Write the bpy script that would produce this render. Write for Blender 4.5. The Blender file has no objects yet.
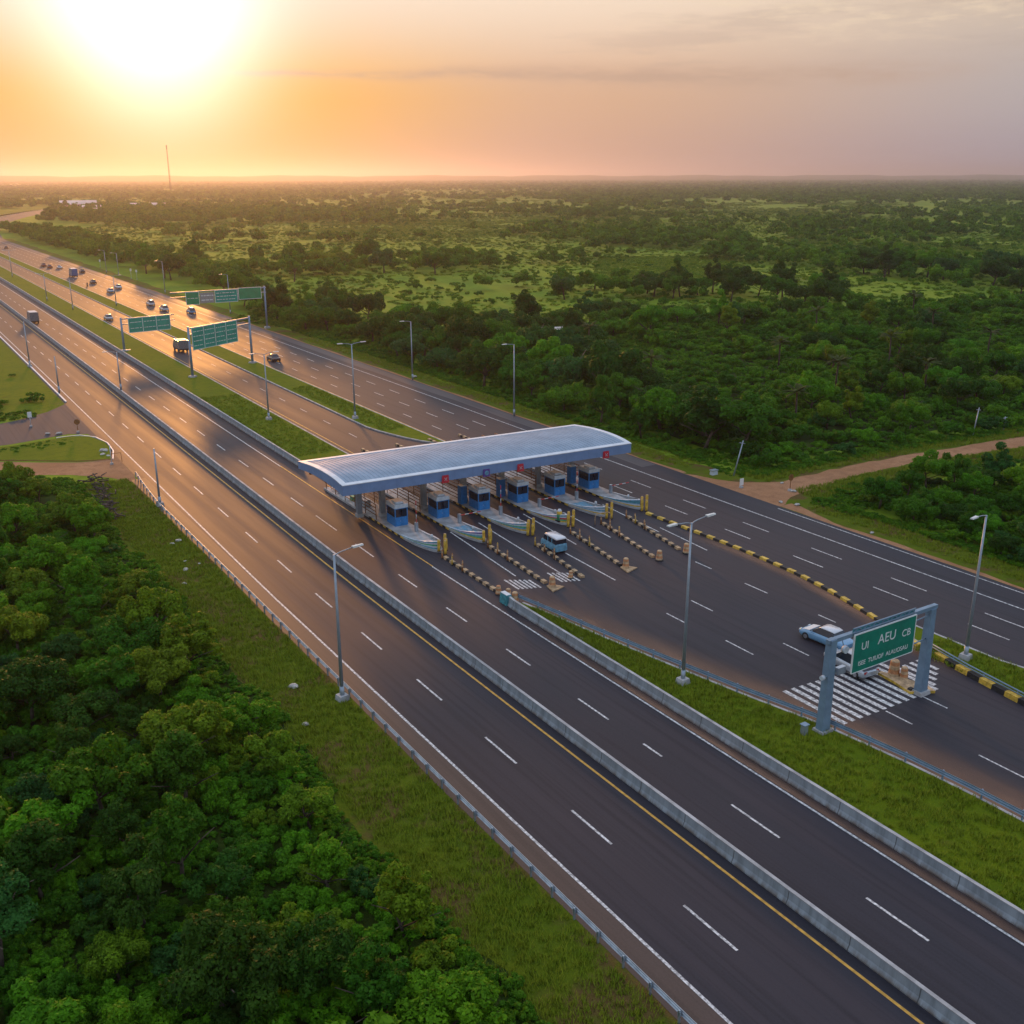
import bpy, math, random
import numpy as np
from mathutils import Vector, Matrix

sc = bpy.context.scene
C = sc.collection
R = math.radians
random.seed(7)
rng = np.random.default_rng(7)

# ------------------------------------------------------------------ camera
CAM_H = 36.0
PITCH, AZ = 18.05, 32.41            # degrees below the horizon, degrees right of the road's direction (+Y)
cd = bpy.data.cameras.new('camera')
cam = bpy.data.objects.new('camera', cd)
C.objects.link(cam)
cam.location = (0, 0, CAM_H)
cam.rotation_euler = (R(90 - PITCH), R(0.12), R(-AZ))
cd.sensor_width = 36.0
cd.lens = 36.0 * 1029 / 1024
cd.clip_start, cd.clip_end = 0.5, 90000
sc.camera = cam

# ------------------------------------------------------------------ exposure and render settings
sc.view_settings.view_transform = 'Standard'
sc.view_settings.look = 'None'
sc.view_settings.gamma = 1.0
sc.view_settings.exposure = 0.0
sc.render.engine = 'CYCLES'
cy = sc.cycles
cy.use_denoising = True
cy.max_bounces, cy.diffuse_bounces, cy.glossy_bounces = 6, 3, 2
cy.transmission_bounces, cy.transparent_max_bounces, cy.volume_bounces = 4, 8, 1
cy.caustics_reflective = cy.caustics_refractive = False
cy.sample_clamp_indirect = 4.0

# ------------------------------------------------------------------ node helpers
class NT:
    def __init__(s, tree):
        s.t, s.n, s.l = tree, tree.nodes, tree.links
    def put(s, sock, v):
        if isinstance(v, bpy.types.NodeSocket): s.l.new(v, sock)
        elif isinstance(v, (tuple, list)) and sock.type == 'RGBA' and len(v) == 3: sock.default_value = (*v, 1)
        else: sock.default_value = v
    def node(s, typ, **kw):
        n = s.n.new(typ)
        for k, v in kw.items(): setattr(n, k, v)
        return n
    def m(s, op, a, b=None, c=None, clamp=False):
        n = s.node('ShaderNodeMath', operation=op, use_clamp=clamp)
        for i, v in enumerate((a, b, c)):
            if v is not None: s.put(n.inputs[i], v)
        return n.outputs[0]
    def vm(s, op, a, b=None, out=0):
        n = s.node('ShaderNodeVectorMath', operation=op)
        s.put(n.inputs[0], a)
        if b is not None: s.put(n.inputs[3] if op == 'SCALE' else n.inputs[1], b)
        return n.outputs[out]
    def mix(s, f, a, b, mode='MIX'):
        n = s.node('ShaderNodeMix', data_type='RGBA', blend_type=mode)
        s.put(n.inputs[0], f); s.put(n.inputs[6], a); s.put(n.inputs[7], b)
        return n.outputs[2]
    def ramp(s, v, lo, hi, a=0.0, b=1.0, kind='SMOOTHSTEP'):
        n = s.node('ShaderNodeMapRange', interpolation_type=kind)
        n.clamp = True
        for i, x in enumerate((v, lo, hi, a, b)): s.put(n.inputs[i], x)
        return n.outputs[0]
    def noise(s, vec, scale, detail=4, rough=0.55, out='Fac'):
        n = s.node('ShaderNodeTexNoise')
        if vec is not None: s.put(n.inputs['Vector'], vec)
        s.put(n.inputs['Scale'], scale); s.put(n.inputs['Detail'], detail); s.put(n.inputs['Roughness'], rough)
        return n.outputs[out]
    def scale(s, vec, x, y, z, off=(0, 0, 0)):
        n = s.node('ShaderNodeMapping')
        s.put(n.inputs['Vector'], vec)
        n.inputs['Scale'].default_value = (x, y, z); n.inputs['Location'].default_value = off
        return n.outputs[0]
    def bump(s, h, strength=0.3, dist=0.05):
        n = s.node('ShaderNodeBump')
        s.put(n.inputs['Height'], h); s.put(n.inputs['Strength'], strength); s.put(n.inputs['Distance'], dist)
        return n.outputs[0]

# ------------------------------------------------------------------ sky and sun (low hazy sun up the road)
SUN_EL, SUN_AZ = 6.9, 14.8          # degrees; azimuth to the right of +Y
sdir = Vector((math.sin(R(SUN_AZ)) * math.cos(R(SUN_EL)), math.cos(R(SUN_AZ)) * math.cos(R(SUN_EL)), math.sin(R(SUN_EL))))
world = bpy.data.worlds.new('World')
sc.world = world
world.use_nodes = True
w = NT(world.node_tree)
w.n.clear()
out = w.node('ShaderNodeOutputWorld')
bg = w.node('ShaderNodeBackground')
SKY = 0.1
bg.inputs['Strength'].default_value = SKY
w.l.new(bg.outputs[0], out.inputs[0])
tc = w.node('ShaderNodeTexCoord')
dvec = w.vm('NORMALIZE', tc.outputs['Generated'])
sep = w.node('ShaderNodeSeparateXYZ'); w.l.new(dvec, sep.inputs[0])
el = w.m('MAXIMUM', sep.outputs[2], 0.0)
ca = w.m('MINIMUM', w.vm('DOT_PRODUCT', dvec, tuple(sdir), out=1), 1.0)
ang = w.m('ARCCOSINE', ca)
sky = w.node('ShaderNodeTexSky', sky_type='NISHITA')
sky.sun_disc = False
sky.sun_elevation, sky.sun_rotation = R(SUN_EL), R(SUN_AZ)
sky.altitude, sky.air_density, sky.dust_density, sky.ozone_density = 30, 1.2, 3.0, 1.0
low_near, low_mid, low_far = (8.2, 4.3, 0.85), (6.9, 4.3, 2.7), (4.8, 4.3, 4.25)
up_near, up_mid, up_far = (8.8, 7.6, 6.2), (9.4, 7.6, 5.9), (6.7, 5.3, 4.0)
low = w.mix(w.ramp(ang, 0.10, 0.36), low_near, w.mix(w.ramp(ang, 0.36, 0.82), low_mid, low_far))
upc = w.mix(w.ramp(ang, 0.08, 0.38), up_near, w.mix(w.ramp(ang, 0.36, 0.85), up_mid, up_far))
hz = w.mix(w.ramp(el, 0.06, 0.16), w.vm('MULTIPLY', low, w.mix(w.ramp(el, 0.0, 0.075), (0.80, 0.78, 0.92), (1.0, 1.0, 1.0))), upc)
# thin stretched cloud veil
cvec = w.scale(dvec, 2.2, 2.2, 20.0, (0.3, 1.7, 0.55))
cn = w.noise(cvec, 2.0, 7, 0.6)
band = w.m('MULTIPLY', w.ramp(el, 0.065, 0.10), w.ramp(ang, 0.16, 0.5))
cl_dark = w.m('MULTIPLY', w.ramp(cn, 0.5, 0.66), w.m('MULTIPLY', band, 0.30))
cn2 = w.noise(w.scale(dvec, 9, 9, 45, (3, 1, 0)), 2.2, 6, 0.65)
cl_light = w.m('MULTIPLY', w.ramp(cn2, 0.47, 0.68), w.m('MULTIPLY', w.ramp(el, 0.095, 0.13), w.m('MULTIPLY', w.ramp(ang, 0.3, 0.55), 0.55)))
az_ = w.m('ARCTAN2', sep.outputs[0], sep.outputs[1])
wv = w.noise(w.scale(dvec, 5, 5, 5, (1, 2, 3)), 1.0, 4, 0.6)
cen = w.m('ADD', w.m('ADD', 0.0855, w.m('MULTIPLY', w.m('SUBTRACT', az_, 0.55), -0.004)), w.m('MULTIPLY', w.m('SUBTRACT', wv, 0.5), 0.014))
thick = w.ramp(az_, 0.30, 0.75, 0.0022, 0.0085)
streak = w.m('POWER', 2.71828, w.m('MULTIPLY', w.m('POWER', w.m('DIVIDE', w.m('SUBTRACT', el, cen), thick), 2.0), -1.0))
streak = w.m('MULTIPLY', streak, w.m('MULTIPLY', w.m('MULTIPLY', w.ramp(az_, 0.29, 0.36), w.ramp(az_, 0.86, 1.0, 1, 0)), w.ramp(w.noise(w.scale(dvec, 7, 7, 40), 2.0, 6, 0.65), 0.3, 0.62, 0.25, 1.0)))
hz = w.mix(cl_dark, hz, (4.5, 3.4, 2.9))
hz = w.mix(w.m('MULTIPLY', streak, 0.8), hz, (5.4, 3.7, 2.75))
hz = w.mix(cl_light, hz, (9.0, 7.2, 5.2))
veil = w.mix(w.ramp(ang, 0.3, 2.2), (9.6, 9.9, 11.0), (7.2, 9.2, 12.6))           # bright high overcast above the frame
upper = w.mix(0.22, veil, w.vm('MULTIPLY', sky.outputs[0], (1.5, 1.5, 1.6)))
col = w.mix(w.ramp(el, 0.13, 0.42), hz, upper)
g1 = w.m('MULTIPLY', w.m('POWER', 2.71828, w.m('MULTIPLY', w.m('POWER', w.m('DIVIDE', ang, 0.078), 2.0), -1.0)), 12.5)
g2 = w.m('MULTIPLY', w.m('POWER', 2.71828, w.m('MULTIPLY', w.m('POWER', w.m('DIVIDE', ang, 0.20), 2.0), -1.0)), 1.0)
col = w.vm('ADD', col, w.vm('SCALE', (1.0, 0.86, 0.90), g1))
col = w.vm('ADD', col, w.vm('SCALE', (1.0, 0.58, 0.14), g2))
w.l.new(col, bg.inputs['Color'])

sl = bpy.data.lights.new('sun', 'SUN')
sun = bpy.data.objects.new('sun', sl)
C.objects.link(sun)
sl.energy = 2.4
sl.color = (1.0, 0.41, 0.09)
sl.angle = R(4.0)
sun.rotation_euler = (-sdir).to_track_quat('-Z', 'Y').to_euler()
sun.location = (0, 0, 120)

# ------------------------------------------------------------------ materials
MATS = {}   # shared materials by name
def mat(name, col, rough=0.6, metal=0.0, spec=0.5, var=0.12, vscale=3.0, bump=0.0, emit=None, coat=0.0):
    if name in MATS: return MATS[name]
    m = bpy.data.materials.new(name); m.use_nodes = True
    t = NT(m.node_tree); b = t.n['Principled BSDF']
    tc = t.node('ShaderNodeTexCoord')
    n = t.noise(tc.outputs['Object'], vscale, 5, 0.6)
    c2 = tuple(max(0, c * (1 - var * 1.6)) for c in col); c1 = tuple(min(1, c * (1 + var)) for c in col)
    t.put(b.inputs['Base Color'], t.mix(t.ramp(n, 0.3, 0.7), c1, c2))
    t.put(b.inputs['Roughness'], t.ramp(n, 0.3, 0.7, max(0.05, rough - 0.08), min(1, rough + 0.08)))
    b.inputs['Metallic'].default_value = metal
    b.inputs['Specular IOR Level'].default_value = spec
    b.inputs['Coat Weight'].default_value = coat
    if bump: t.put(b.inputs['Normal'], t.bump(t.noise(tc.outputs['Object'], vscale * 6, 4), bump, 0.02))
    if emit:
        b.inputs['Emission Color'].default_value = (*emit[0], 1); b.inputs['Emission Strength'].default_value = emit[1]
    MATS[name] = m
    return m

def asphalt(name, base, tint, rough, spec=0.32):
    m = bpy.data.materials.new(name); m.use_nodes = True
    t = NT(m.node_tree); b = t.n['Principled BSDF']
    P = t.node('ShaderNodeTexCoord').outputs['Object']
    streak = t.noise(t.scale(P, 0.55, 0.012, 1), 1.0, 5, 0.6)
    streak2 = t.noise(t.scale(P, 2.2, 0.03, 1, (9, 2, 0)), 1.0, 4, 0.6)
    blotch = t.noise(t.scale(P, 0.06, 0.03, 1), 1.0, 5, 0.55)
    grain = t.noise(P, 9.0, 3, 0.7)
    c = t.mix(t.ramp(streak, 0.40, 0.60), base, tint)
    c = t.mix(t.m('MULTIPLY', t.ramp(blotch, 0.42, 0.7), 0.35), c, tuple(x * 0.62 for x in base))
    c = t.mix(t.m('MULTIPLY', t.ramp(streak2, 0.46, 0.66), 0.75), c, tuple(x * 0.6 for x in base))
    c = t.mix(t.ramp(grain, 0.3, 0.7, 0.0, 0.35), c, tuple(x * 1.5 for x in base))
    t.put(b.inputs['Base Color'], c)
    t.put(b.inputs['Roughness'], t.m('ADD', t.ramp(streak, 0.3, 0.7, rough - 0.03, rough + 0.04), t.ramp(blotch, 0.4, 0.7, 0, 0.005)))
    b.inputs['Specular IOR Level'].default_value = spec
    t.put(b.inputs['Normal'], t.bump(grain, 0.12, 0.02))
    return m

def ground_mat(name, stops, scales, patch=None, bump=0.4):
    """layered turf: three colours mixed by noise at three scales, a fourth colour in bare patches"""
    m = bpy.data.materials.new(name); m.use_nodes = True
    t = NT(m.node_tree); b = t.n['Principled BSDF']
    P = t.node('ShaderNodeTexCoord').outputs['Object']
    n1 = t.noise(P, scales[0], 6, 0.6); n2 = t.noise(P, scales[1], 5, 0.6); n3 = t.noise(P, scales[2], 4, 0.7)
    c = t.mix(t.ramp(n1, 0.38, 0.62), stops[0], stops[1])
    c = t.mix(t.m('MULTIPLY', t.ramp(n2, 0.42, 0.68), 0.8), c, stops[2])
    c = t.mix(t.ramp(n3, 0.35, 0.75, 0.0, 0.45), c, tuple(x * 0.5 for x in stops[0]))
    if patch:
        n4 = t.noise(P, patch[1], 6, 0.62)
        c = t.mix(t.m('MULTIPLY', t.ramp(n4, patch[2], patch[2] + 0.12), patch[3]), c, patch[0])
    t.put(b.inputs['Base Color'], c)
    b.inputs['Roughness'].default_value = 0.95
    b.inputs['Specular IOR Level'].default_value = 0.1
    t.put(b.inputs['Normal'], t.bump(n3, bump, 0.15))
    return m

def leaf_mat(name, use_random=False):
    m = bpy.data.materials.new(name); m.use_nodes = True
    t = NT(m.node_tree); b = t.n['Principled BSDF']; o = t.n['Material Output']
    oi = t.node('ShaderNodeObjectInfo')
    at = t.node('ShaderNodeAttribute', attribute_name='tone')
    if use_random:
        base = t.mix(oi.outputs['Random'], (0.044, 0.145, 0.007), (0.105, 0.235, 0.010))
    else:
        base = oi.outputs['Color']
    c = t.mix(at.outputs['Fac'], t.vm('MULTIPLY', base, (0.55, 0.62, 0.60)), t.vm('MULTIPLY', base, (1.55, 1.42, 1.20)))
    t.put(b.inputs['Base Color'], c)
    b.inputs['Roughness'].default_value = 0.62
    b.inputs['Specular IOR Level'].default_value = 0.10
    tr = t.node('ShaderNodeBsdfTranslucent')
    t.put(tr.inputs['Color'], t.vm('MULTIPLY', c, (1.25, 1.35, 0.7)))
    mx = t.node('ShaderNodeMixShader'); mx.inputs[0].default_value = 0.32
    t.l.new(b.outputs[0], mx.inputs[1]); t.l.new(tr.outputs[0], mx.inputs[2]); t.l.new(mx.outputs[0], o.inputs[0])
    return m

ASPH = asphalt('asphalt', (0.025, 0.024, 0.033), (0.036, 0.031, 0.039), 0.63, 0.24)
ASPH_OLD = asphalt('worn_asphalt', (0.070, 0.048, 0.040), (0.085, 0.056, 0.044), 0.62)
ASPH_SIDE = asphalt('grey_asphalt', (0.060, 0.058, 0.066), (0.07, 0.066, 0.072), 0.75, 0.1)
WHITE = mat('road_paint_white', (0.56, 0.55, 0.54), 0.6, var=0.42, vscale=5.0)
YELLOW = mat('road_paint_yellow', (0.62, 0.33, 0.05), 0.6, var=0.2, vscale=2.0)
CONC = mat('concrete', (0.36, 0.37, 0.37), 0.75, var=0.22, vscale=0.7, bump=0.15)
CONC_L = mat('pale_concrete', (0.38, 0.38, 0.38), 0.75, var=0.2, vscale=0.9, bump=0.15)
GALV = mat('galvanised_steel', (0.38, 0.44, 0.50), 0.42, 0.6, var=0.12, vscale=1.5)
POLE = mat('pole_steel', (0.30, 0.35, 0.40), 0.45, 0.5, var=0.1, vscale=1.0)
BLUEST = mat('painted_blue_grey_steel', (0.17, 0.26, 0.35), 0.45, 0.1, var=0.1, vscale=1.2)
SIGNG = mat('sign_green', (0.0, 0.19, 0.125), 0.5, var=0.12, vscale=0.8)
SIGNW = mat('sign_white', (0.72, 0.74, 0.72), 0.5, var=0.05)
SIGNG2 = mat('bright_sign_green', (0.01, 0.24, 0.10), 0.5, var=0.1, vscale=0.8)
ROOF = mat('roof_metal', (0.27, 0.345, 0.43), 0.6, 0.0, 0.25, var=0.07, vscale=0.5)
TRIM = mat('roof_trim', (0.70, 0.71, 0.73), 0.5, var=0.06, vscale=0.8)
FASC = mat('fascia_panel', (0.17, 0.27, 0.46), 0.42, 0.1, var=0.08, vscale=0.6)
SOFF = mat('soffit_panel', (0.30, 0.28, 0.26), 0.7, var=0.1)
BOOTHB = mat('booth_blue', (0.02, 0.19, 0.48), 0.45, var=0.12)
BOOTHW = mat('booth_white', (0.48, 0.54, 0.58), 0.55, var=0.1)
GLASS = mat('dark_glass', (0.012, 0.02, 0.035), 0.12, 0.0, 0.6, var=0.1)
BLACK = mat('black_paint', (0.015, 0.014, 0.014), 0.6, var=0.2)
CREAM = mat('faded_cream_paint', (0.46, 0.31, 0.17), 0.7, var=0.28, vscale=2.5)
YPAINT = mat('yellow_paint', (0.62, 0.40, 0.05), 0.55, var=0.25, vscale=2.5)
GREENP = mat('green_paint', (0.08, 0.36, 0.18), 0.55, var=0.2)
BLUEP = mat('light_blue_paint', (0.12, 0.30, 0.42), 0.55, var=0.2)
TEAL = mat('teal_paint', (0.05, 0.26, 0.30), 0.6, var=0.25)
REDP = mat('red_paint', (0.50, 0.02, 0.04), 0.5, var=0.1)
PURP = mat('purple_paint', (0.10, 0.05, 0.25), 0.5, var=0.1)
RUST = mat('brown_steel', (0.26, 0.11, 0.035), 0.6, 0.1, var=0.3, vscale=2)
ORANGE = mat('orange_plastic', (0.42, 0.17, 0.06), 0.5, var=0.2)
STONE = mat('stone', (0.42, 0.39, 0.35), 0.85, var=0.3, vscale=2.5, bump=0.4)
BARK = mat('bark', (0.085, 0.060, 0.040), 0.9, var=0.35, vscale=4, bump=0.5)
RUBBER = mat('tyre_rubber', (0.02, 0.02, 0.02), 0.8)
RIM = mat('wheel_rim', (0.4, 0.4, 0.42), 0.35, 0.7)
LAMPG = mat('lamp_glass', (0.62, 0.64, 0.62), 0.25)
HEADL = mat('headlight_glass', (0.75, 0.75, 0.72), 0.15)
TAILL = mat('taillight_red', (0.40, 0.02, 0.02), 0.3)
WOOD = mat('brushwood', (0.075, 0.055, 0.045), 0.9, var=0.4, vscale=3)
PINKR = mat('pale_shed_roof', (0.60, 0.50, 0.46), 0.5, var=0.12, vscale=0.05)
SHEDW = mat('shed_wall', (0.34, 0.25, 0.21), 0.8, var=0.15, vscale=0.1)
GROUND = ground_mat('scrub_ground', ((0.150, 0.235, 0.012), (0.195, 0.265, 0.014), (0.085, 0.165, 0.010)), (0.006, 0.05, 0.45),
                    ((0.110, 0.095, 0.030), 0.012, 0.58, 0.5))
TURF = ground_mat('median_turf', ((0.105, 0.155, 0.004), (0.135, 0.172, 0.004), (0.085, 0.132, 0.004)), (0.10, 0.9, 7.0),
                  ((0.115, 0.085, 0.022), 0.22, 0.60, 0.45), 0.6)
VERGE = ground_mat('verge_turf', ((0.090, 0.128, 0.005), (0.120, 0.145, 0.006), (0.074, 0.110, 0.005)), (0.09, 0.7, 6.0),
                   ((0.125, 0.066, 0.028), 0.19, 0.47, 0.8), 0.6)
DIRT = ground_mat('laterite_dirt', ((0.36, 0.175, 0.085), (0.43, 0.220, 0.115), (0.29, 0.145, 0.075)), (0.15, 0.8, 5.0), None, 0.4)
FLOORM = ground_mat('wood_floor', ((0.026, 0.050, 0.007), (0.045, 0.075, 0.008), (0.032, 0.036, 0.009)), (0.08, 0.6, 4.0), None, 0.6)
def barrier_mat():
    m = bpy.data.materials.new('blue_grey_concrete'); m.use_nodes = True
    t = NT(m.node_tree); b = t.n['Principled BSDF']; P = t.node('ShaderNodeTexCoord').outputs['Object']
    sp = t.node('ShaderNodeSeparateXYZ'); t.l.new(P, sp.inputs[0])
    run = t.noise(t.scale(P, 1, 1.6, .25), 1.0, 5, .65); big = t.noise(P, .12, 4, .6)
    c = t.mix(t.ramp(run, .35, .7), (.28, .325, .355), (.17, .20, .22)); c = t.mix(t.m('MULTIPLY', t.ramp(big, .4, .7), .5), c, (.24, .25, .25))
    fr = t.m('FRACT', t.m('DIVIDE', sp.outputs[1], 4.0)); j = t.m('LESS_THAN', t.m('ABSOLUTE', t.m('SUBTRACT', fr, .5)), .008)
    c = t.mix(t.m('MULTIPLY', t.ramp(sp.outputs[2], .02, .35, 1, 0), t.ramp(run, .3, .6)), c, (.15, .125, .105))
    c = t.mix(t.m('MULTIPLY', j, .8), c, (.06, .06, .06)); t.put(b.inputs['Base Color'], c); b.inputs['Roughness'].default_value = .72; b.inputs['Specular IOR Level'].default_value = .3
    return m
LEAF, LEAF_S, LEAF_F = leaf_mat('leaf'), leaf_mat('massed_leaf', True), leaf_mat('field_scrub_leaf', True)
for _n in LEAF_F.node_tree.nodes:
    if _n.type == 'MIX' and not _n.inputs[6].is_linked: _n.inputs[6].default_value = (0.085, 0.200, 0.010, 1); _n.inputs[7].default_value = (0.170, 0.270, 0.014, 1)

# ------------------------------------------------------------------ mesh helpers
class MB:
    def __init__(s): s.v, s.f, s.mi, s.mats, s.sm = [], [], [], [], []
    def k(s, m):
        if m not in s.mats: s.mats.append(m)
        return s.mats.index(m)
    def face(s, idx, m, smooth=False):
        s.f.append(tuple(idx)); s.mi.append(s.k(m)); s.sm.append(smooth)
    def verts(s, pts):
        b = len(s.v); s.v.extend(tuple(p) for p in pts); return b
    def hexa(s, p, m):                       # p: 4 bottom (ccw from above) + 4 top
        b = s.verts(p)
        for q in ((3, 2, 1, 0), (4, 5, 6, 7), (0, 1, 5, 4), (1, 2, 6, 5), (2, 3, 7, 6), (3, 0, 4, 7)):
            s.face([b + i for i in q], m)
    def box(s, x0, x1, y0, y1, z0, z1, m, taper=0.0):
        t = taper
        s.hexa([(x0, y0, z0), (x1, y0, z0), (x1, y1, z0), (x0, y1, z0), (x0 + t, y0 + t, z1), (x1 - t, y0 + t, z1), (x1 - t, y1 - t, z1), (x0 + t, y1 - t, z1)], m)
    def tube(s, pts, rad, m, n=8, cap=True):
        pts = [Vector(p) for p in pts]
        rs = rad if isinstance(rad, (list, tuple)) else [rad] * len(pts)
        rings = []
        for i, p in enumerate(pts):
            d = (pts[min(i + 1, len(pts) - 1)] - pts[max(i - 1, 0)]).normalized()
            a = d.cross(Vector((0, 0, 1)) if abs(d.z) < 0.9 else Vector((0, 1, 0))).normalized(); c = d.cross(a)
            rings.append(s.verts([p + (a * math.cos(2 * math.pi * j / n) + c * math.sin(2 * math.pi * j / n)) * rs[i] for j in range(n)]))
        for i in range(len(rings) - 1):
            for j in range(n):
                s.face((rings[i] + j, rings[i + 1] + j, rings[i + 1] + (j + 1) % n, rings[i] + (j + 1) % n), m, True)
        if cap:
            s.face([rings[0] + j for j in range(n)], m); s.face([rings[-1] + j for j in reversed(range(n))], m)
    def lathe(s, prof, m, c=(0, 0, 0), n=14, mats=None):
        rings = [s.verts([(c[0] + r * math.cos(2 * math.pi * j / n), c[1] + r * math.sin(2 * math.pi * j / n), c[2] + z) for j in range(n)]) for r, z in prof]
        for i in range(len(rings) - 1):
            for j in range(n):
                s.face((rings[i] + j, rings[i] + (j + 1) % n, rings[i + 1] + (j + 1) % n, rings[i + 1] + j), mats[i] if mats else m, True)
        s.face([rings[-1] + j for j in range(n)], mats[-1] if mats else m)
        s.face([rings[0] + j for j in reversed(range(n))], mats[0] if mats else m)
    def sweep(s, prof, path, m, closed=True, alt=None):
        """prof: (offset to the right of travel, z); path: (x, y) or (x, y, z)"""
        path = [Vector(p if len(p) == 3 else (p[0], p[1], 0)) for p in path]
        n = len(prof); rings = []
        for i, p in enumerate(path):
            d = path[min(i + 1, len(path) - 1)] - path[max(i - 1, 0)]; d.z = 0; d.normalize()
            r = Vector((d.y, -d.x, 0))
            rings.append(s.verts([p + r * o + Vector((0, 0, z)) for o, z in prof]))
        for i in range(len(rings) - 1):
            mm = m if alt is None else alt[i % len(alt)]
            for j in range(n if closed else n - 1):
                k = (j + 1) % n
                s.face((rings[i] + j, rings[i + 1] + j, rings[i + 1] + k, rings[i] + k), mm)
        if closed:
            s.face([rings[0] + j for j in range(n)], m if alt is None else alt[0])
            s.face([rings[-1] + j for j in reversed(range(n))], m if alt is None else alt[(len(rings) - 2) % len(alt)])
    def poly(s, pts, z, m):
        b = s.verts([(x, y, z) for x, y in pts]); s.face([b + i for i in range(len(pts))], m)
    def slab(s, pts, z0, z1, mtop, mside):
        n = len(pts); a = s.verts([(x, y, z0) for x, y in pts]); b = s.verts([(x, y, z1) for x, y in pts])
        s.face([b + i for i in range(n)], mtop)
        for i in range(n): s.face((a + i, a + (i + 1) % n, b + (i + 1) % n, b + i), mside)
    def build(s, name, parent=None, **props):
        me = bpy.data.meshes.new(name)
        me.from_pydata(s.v, [], s.f)
        for m in s.mats: me.materials.append(m)
        me.polygons.foreach_set('material_index', s.mi)
        me.polygons.foreach_set('use_smooth', s.sm)
        me.update()
        return link(name, me, parent, **props)

def link(name, data, parent=None, **props):
    o = bpy.data.objects.new(name, data); C.objects.link(o)
    if parent is not None: o.parent = parent
    for k, v in props.items(): o[k] = v
    return o
def empty(name, loc=(0, 0, 0), rz=0.0, **props):
    o = link(name, None, None, **props); o.location = loc; o.rotation_euler[2] = rz
    o.empty_display_size = 0.5
    return o
KIDS = {}
def copy_tree(o, parent=None, **props):
    c = o.copy(); C.objects.link(c)
    if parent is not None: c.parent = parent
    for ch in o.children: copy_tree(ch, c)
    for k, v in props.items(): c[k] = v
    return c
def ribbon(name, xl, xr, ys, z, m, kind='structure'):
    b = MB(); n = 4
    rows = [b.verts([(xl(y) + (xr(y) - xl(y)) * i / n, y, z) for i in range(n + 1)]) for y in ys]
    for a, c in zip(rows, rows[1:]):
        for i in range(n): b.face((a + i, a + i + 1, c + i + 1, c + i), m)
    return b.build(name, kind=kind)
def interp(pts):
    xs = [p[0] for p in pts]; ys = [p[1] for p in pts]
    return lambda v: float(np.interp(v, xs, ys))
def resample(path, step):
    path = [Vector((p[0], p[1], 0)) for p in path]; out = [path[0].copy()]; left = step
    for a, b in zip(path, path[1:]):
        L = (b - a).length; t = left
        while t <= L:
            out.append(a + (b - a) * (t / L)); t += step
        left = t - L
    return [(p.x, p.y) for p in out]

# lateral drift of the highway with distance, and its bend far away
S = interp([(0, 0), (85, 0), (125, .5), (165, 1.0), (210, 1.5), (290, 2.2), (390, 3.0), (500, 3.6), (715, 5), (800, 11), (890, 24), (1000, 44), (1130, 78), (1230, 110), (1400, 170), (1700, 300)])
SD = interp([(0, 0), (715, 0), (800, 8), (890, 20), (1000, 40), (1130, 74), (1230, 106), (1400, 166), (1700, 296)])
YS = [-25 + 5 * i for i in range(46)] + [210 + 15 * i for i in range(32)] + [700 + 25 * i for i in range(37)]

# ------------------------------------------------------------------ ground
g = MB()
xs = [-42000, -6000, -1500, -300, 0, 300, 1500, 6000, 42000]; ysg = [-30000, -3000, -300, 0, 300, 900, 2500, 8000, 60000]
rows = [g.verts([(x, y, 0) for x in xs]) for y in ysg]
for a, c in zip(rows, rows[1:]):
    for i in range(len(xs) - 1): g.face((a + i, a + i + 1, c + i + 1, c + i), GROUND)
g.build('ground', kind='structure')
HILL = ground_mat('distant_wooded_rise', ((0.040, 0.075, 0.010), (0.055, 0.095, 0.012), (0.030, 0.055, 0.010)), (0.002, 0.008, 0.03), None, 0.2)
b = MB(); rows = []
for k in range(97):
    a = R(AZ) + (k / 96 - .5) * 1.7
    hgt = 46 - 7 * max(-1, min(1, (a - R(AZ)) / .5)) + 5 * math.sin(k * .9) + 4 * math.sin(k * 2.3 + 1)
    rows.append(b.verts([(math.sin(a) * d, math.cos(a) * d, hgt * f_) for d, f_ in ((8200, -.02), (9200, .30), (10200, .72), (11500, 1.0), (14000, .9))]))
for a_, c_ in zip(rows, rows[1:]):
    for k in range(4): b.face((a_ + k, c_ + k, c_ + k + 1, a_ + k + 1), HILL, True)
b.build('hills', kind='structure')
# woodland floor under the near trees
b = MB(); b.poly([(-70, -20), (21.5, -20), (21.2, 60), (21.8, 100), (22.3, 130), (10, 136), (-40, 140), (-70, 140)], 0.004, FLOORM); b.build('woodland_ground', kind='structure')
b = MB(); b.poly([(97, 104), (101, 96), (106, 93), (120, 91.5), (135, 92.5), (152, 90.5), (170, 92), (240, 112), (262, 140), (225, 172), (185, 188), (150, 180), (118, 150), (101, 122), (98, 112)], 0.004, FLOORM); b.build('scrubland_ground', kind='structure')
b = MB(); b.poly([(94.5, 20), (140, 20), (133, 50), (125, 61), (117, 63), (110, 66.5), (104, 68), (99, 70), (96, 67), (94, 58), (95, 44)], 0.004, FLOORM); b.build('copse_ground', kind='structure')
wob = lambda y, a, p: a * (math.sin(y * 0.21 + p) + 0.6 * math.sin(y * 0.57 + 2 * p) + 0.4 * math.sin(y * 1.31 + p))
fine = [-25 + 1.5 * i for i in range(105)]
ribbon('verge', lambda y: 20.3 + wob(y, 0.5, 1.0), lambda y: 26.6, [y for y in fine if y < 131.5], 0.008, VERGE)
ribbon('verge', lambda y: 85.0, lambda y: 90.6 + wob(y, 0.5, 2.0), [y for y in fine if 86 < y] + [135 + 10 * i for i in range(60)], 0.008, VERGE)
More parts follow.
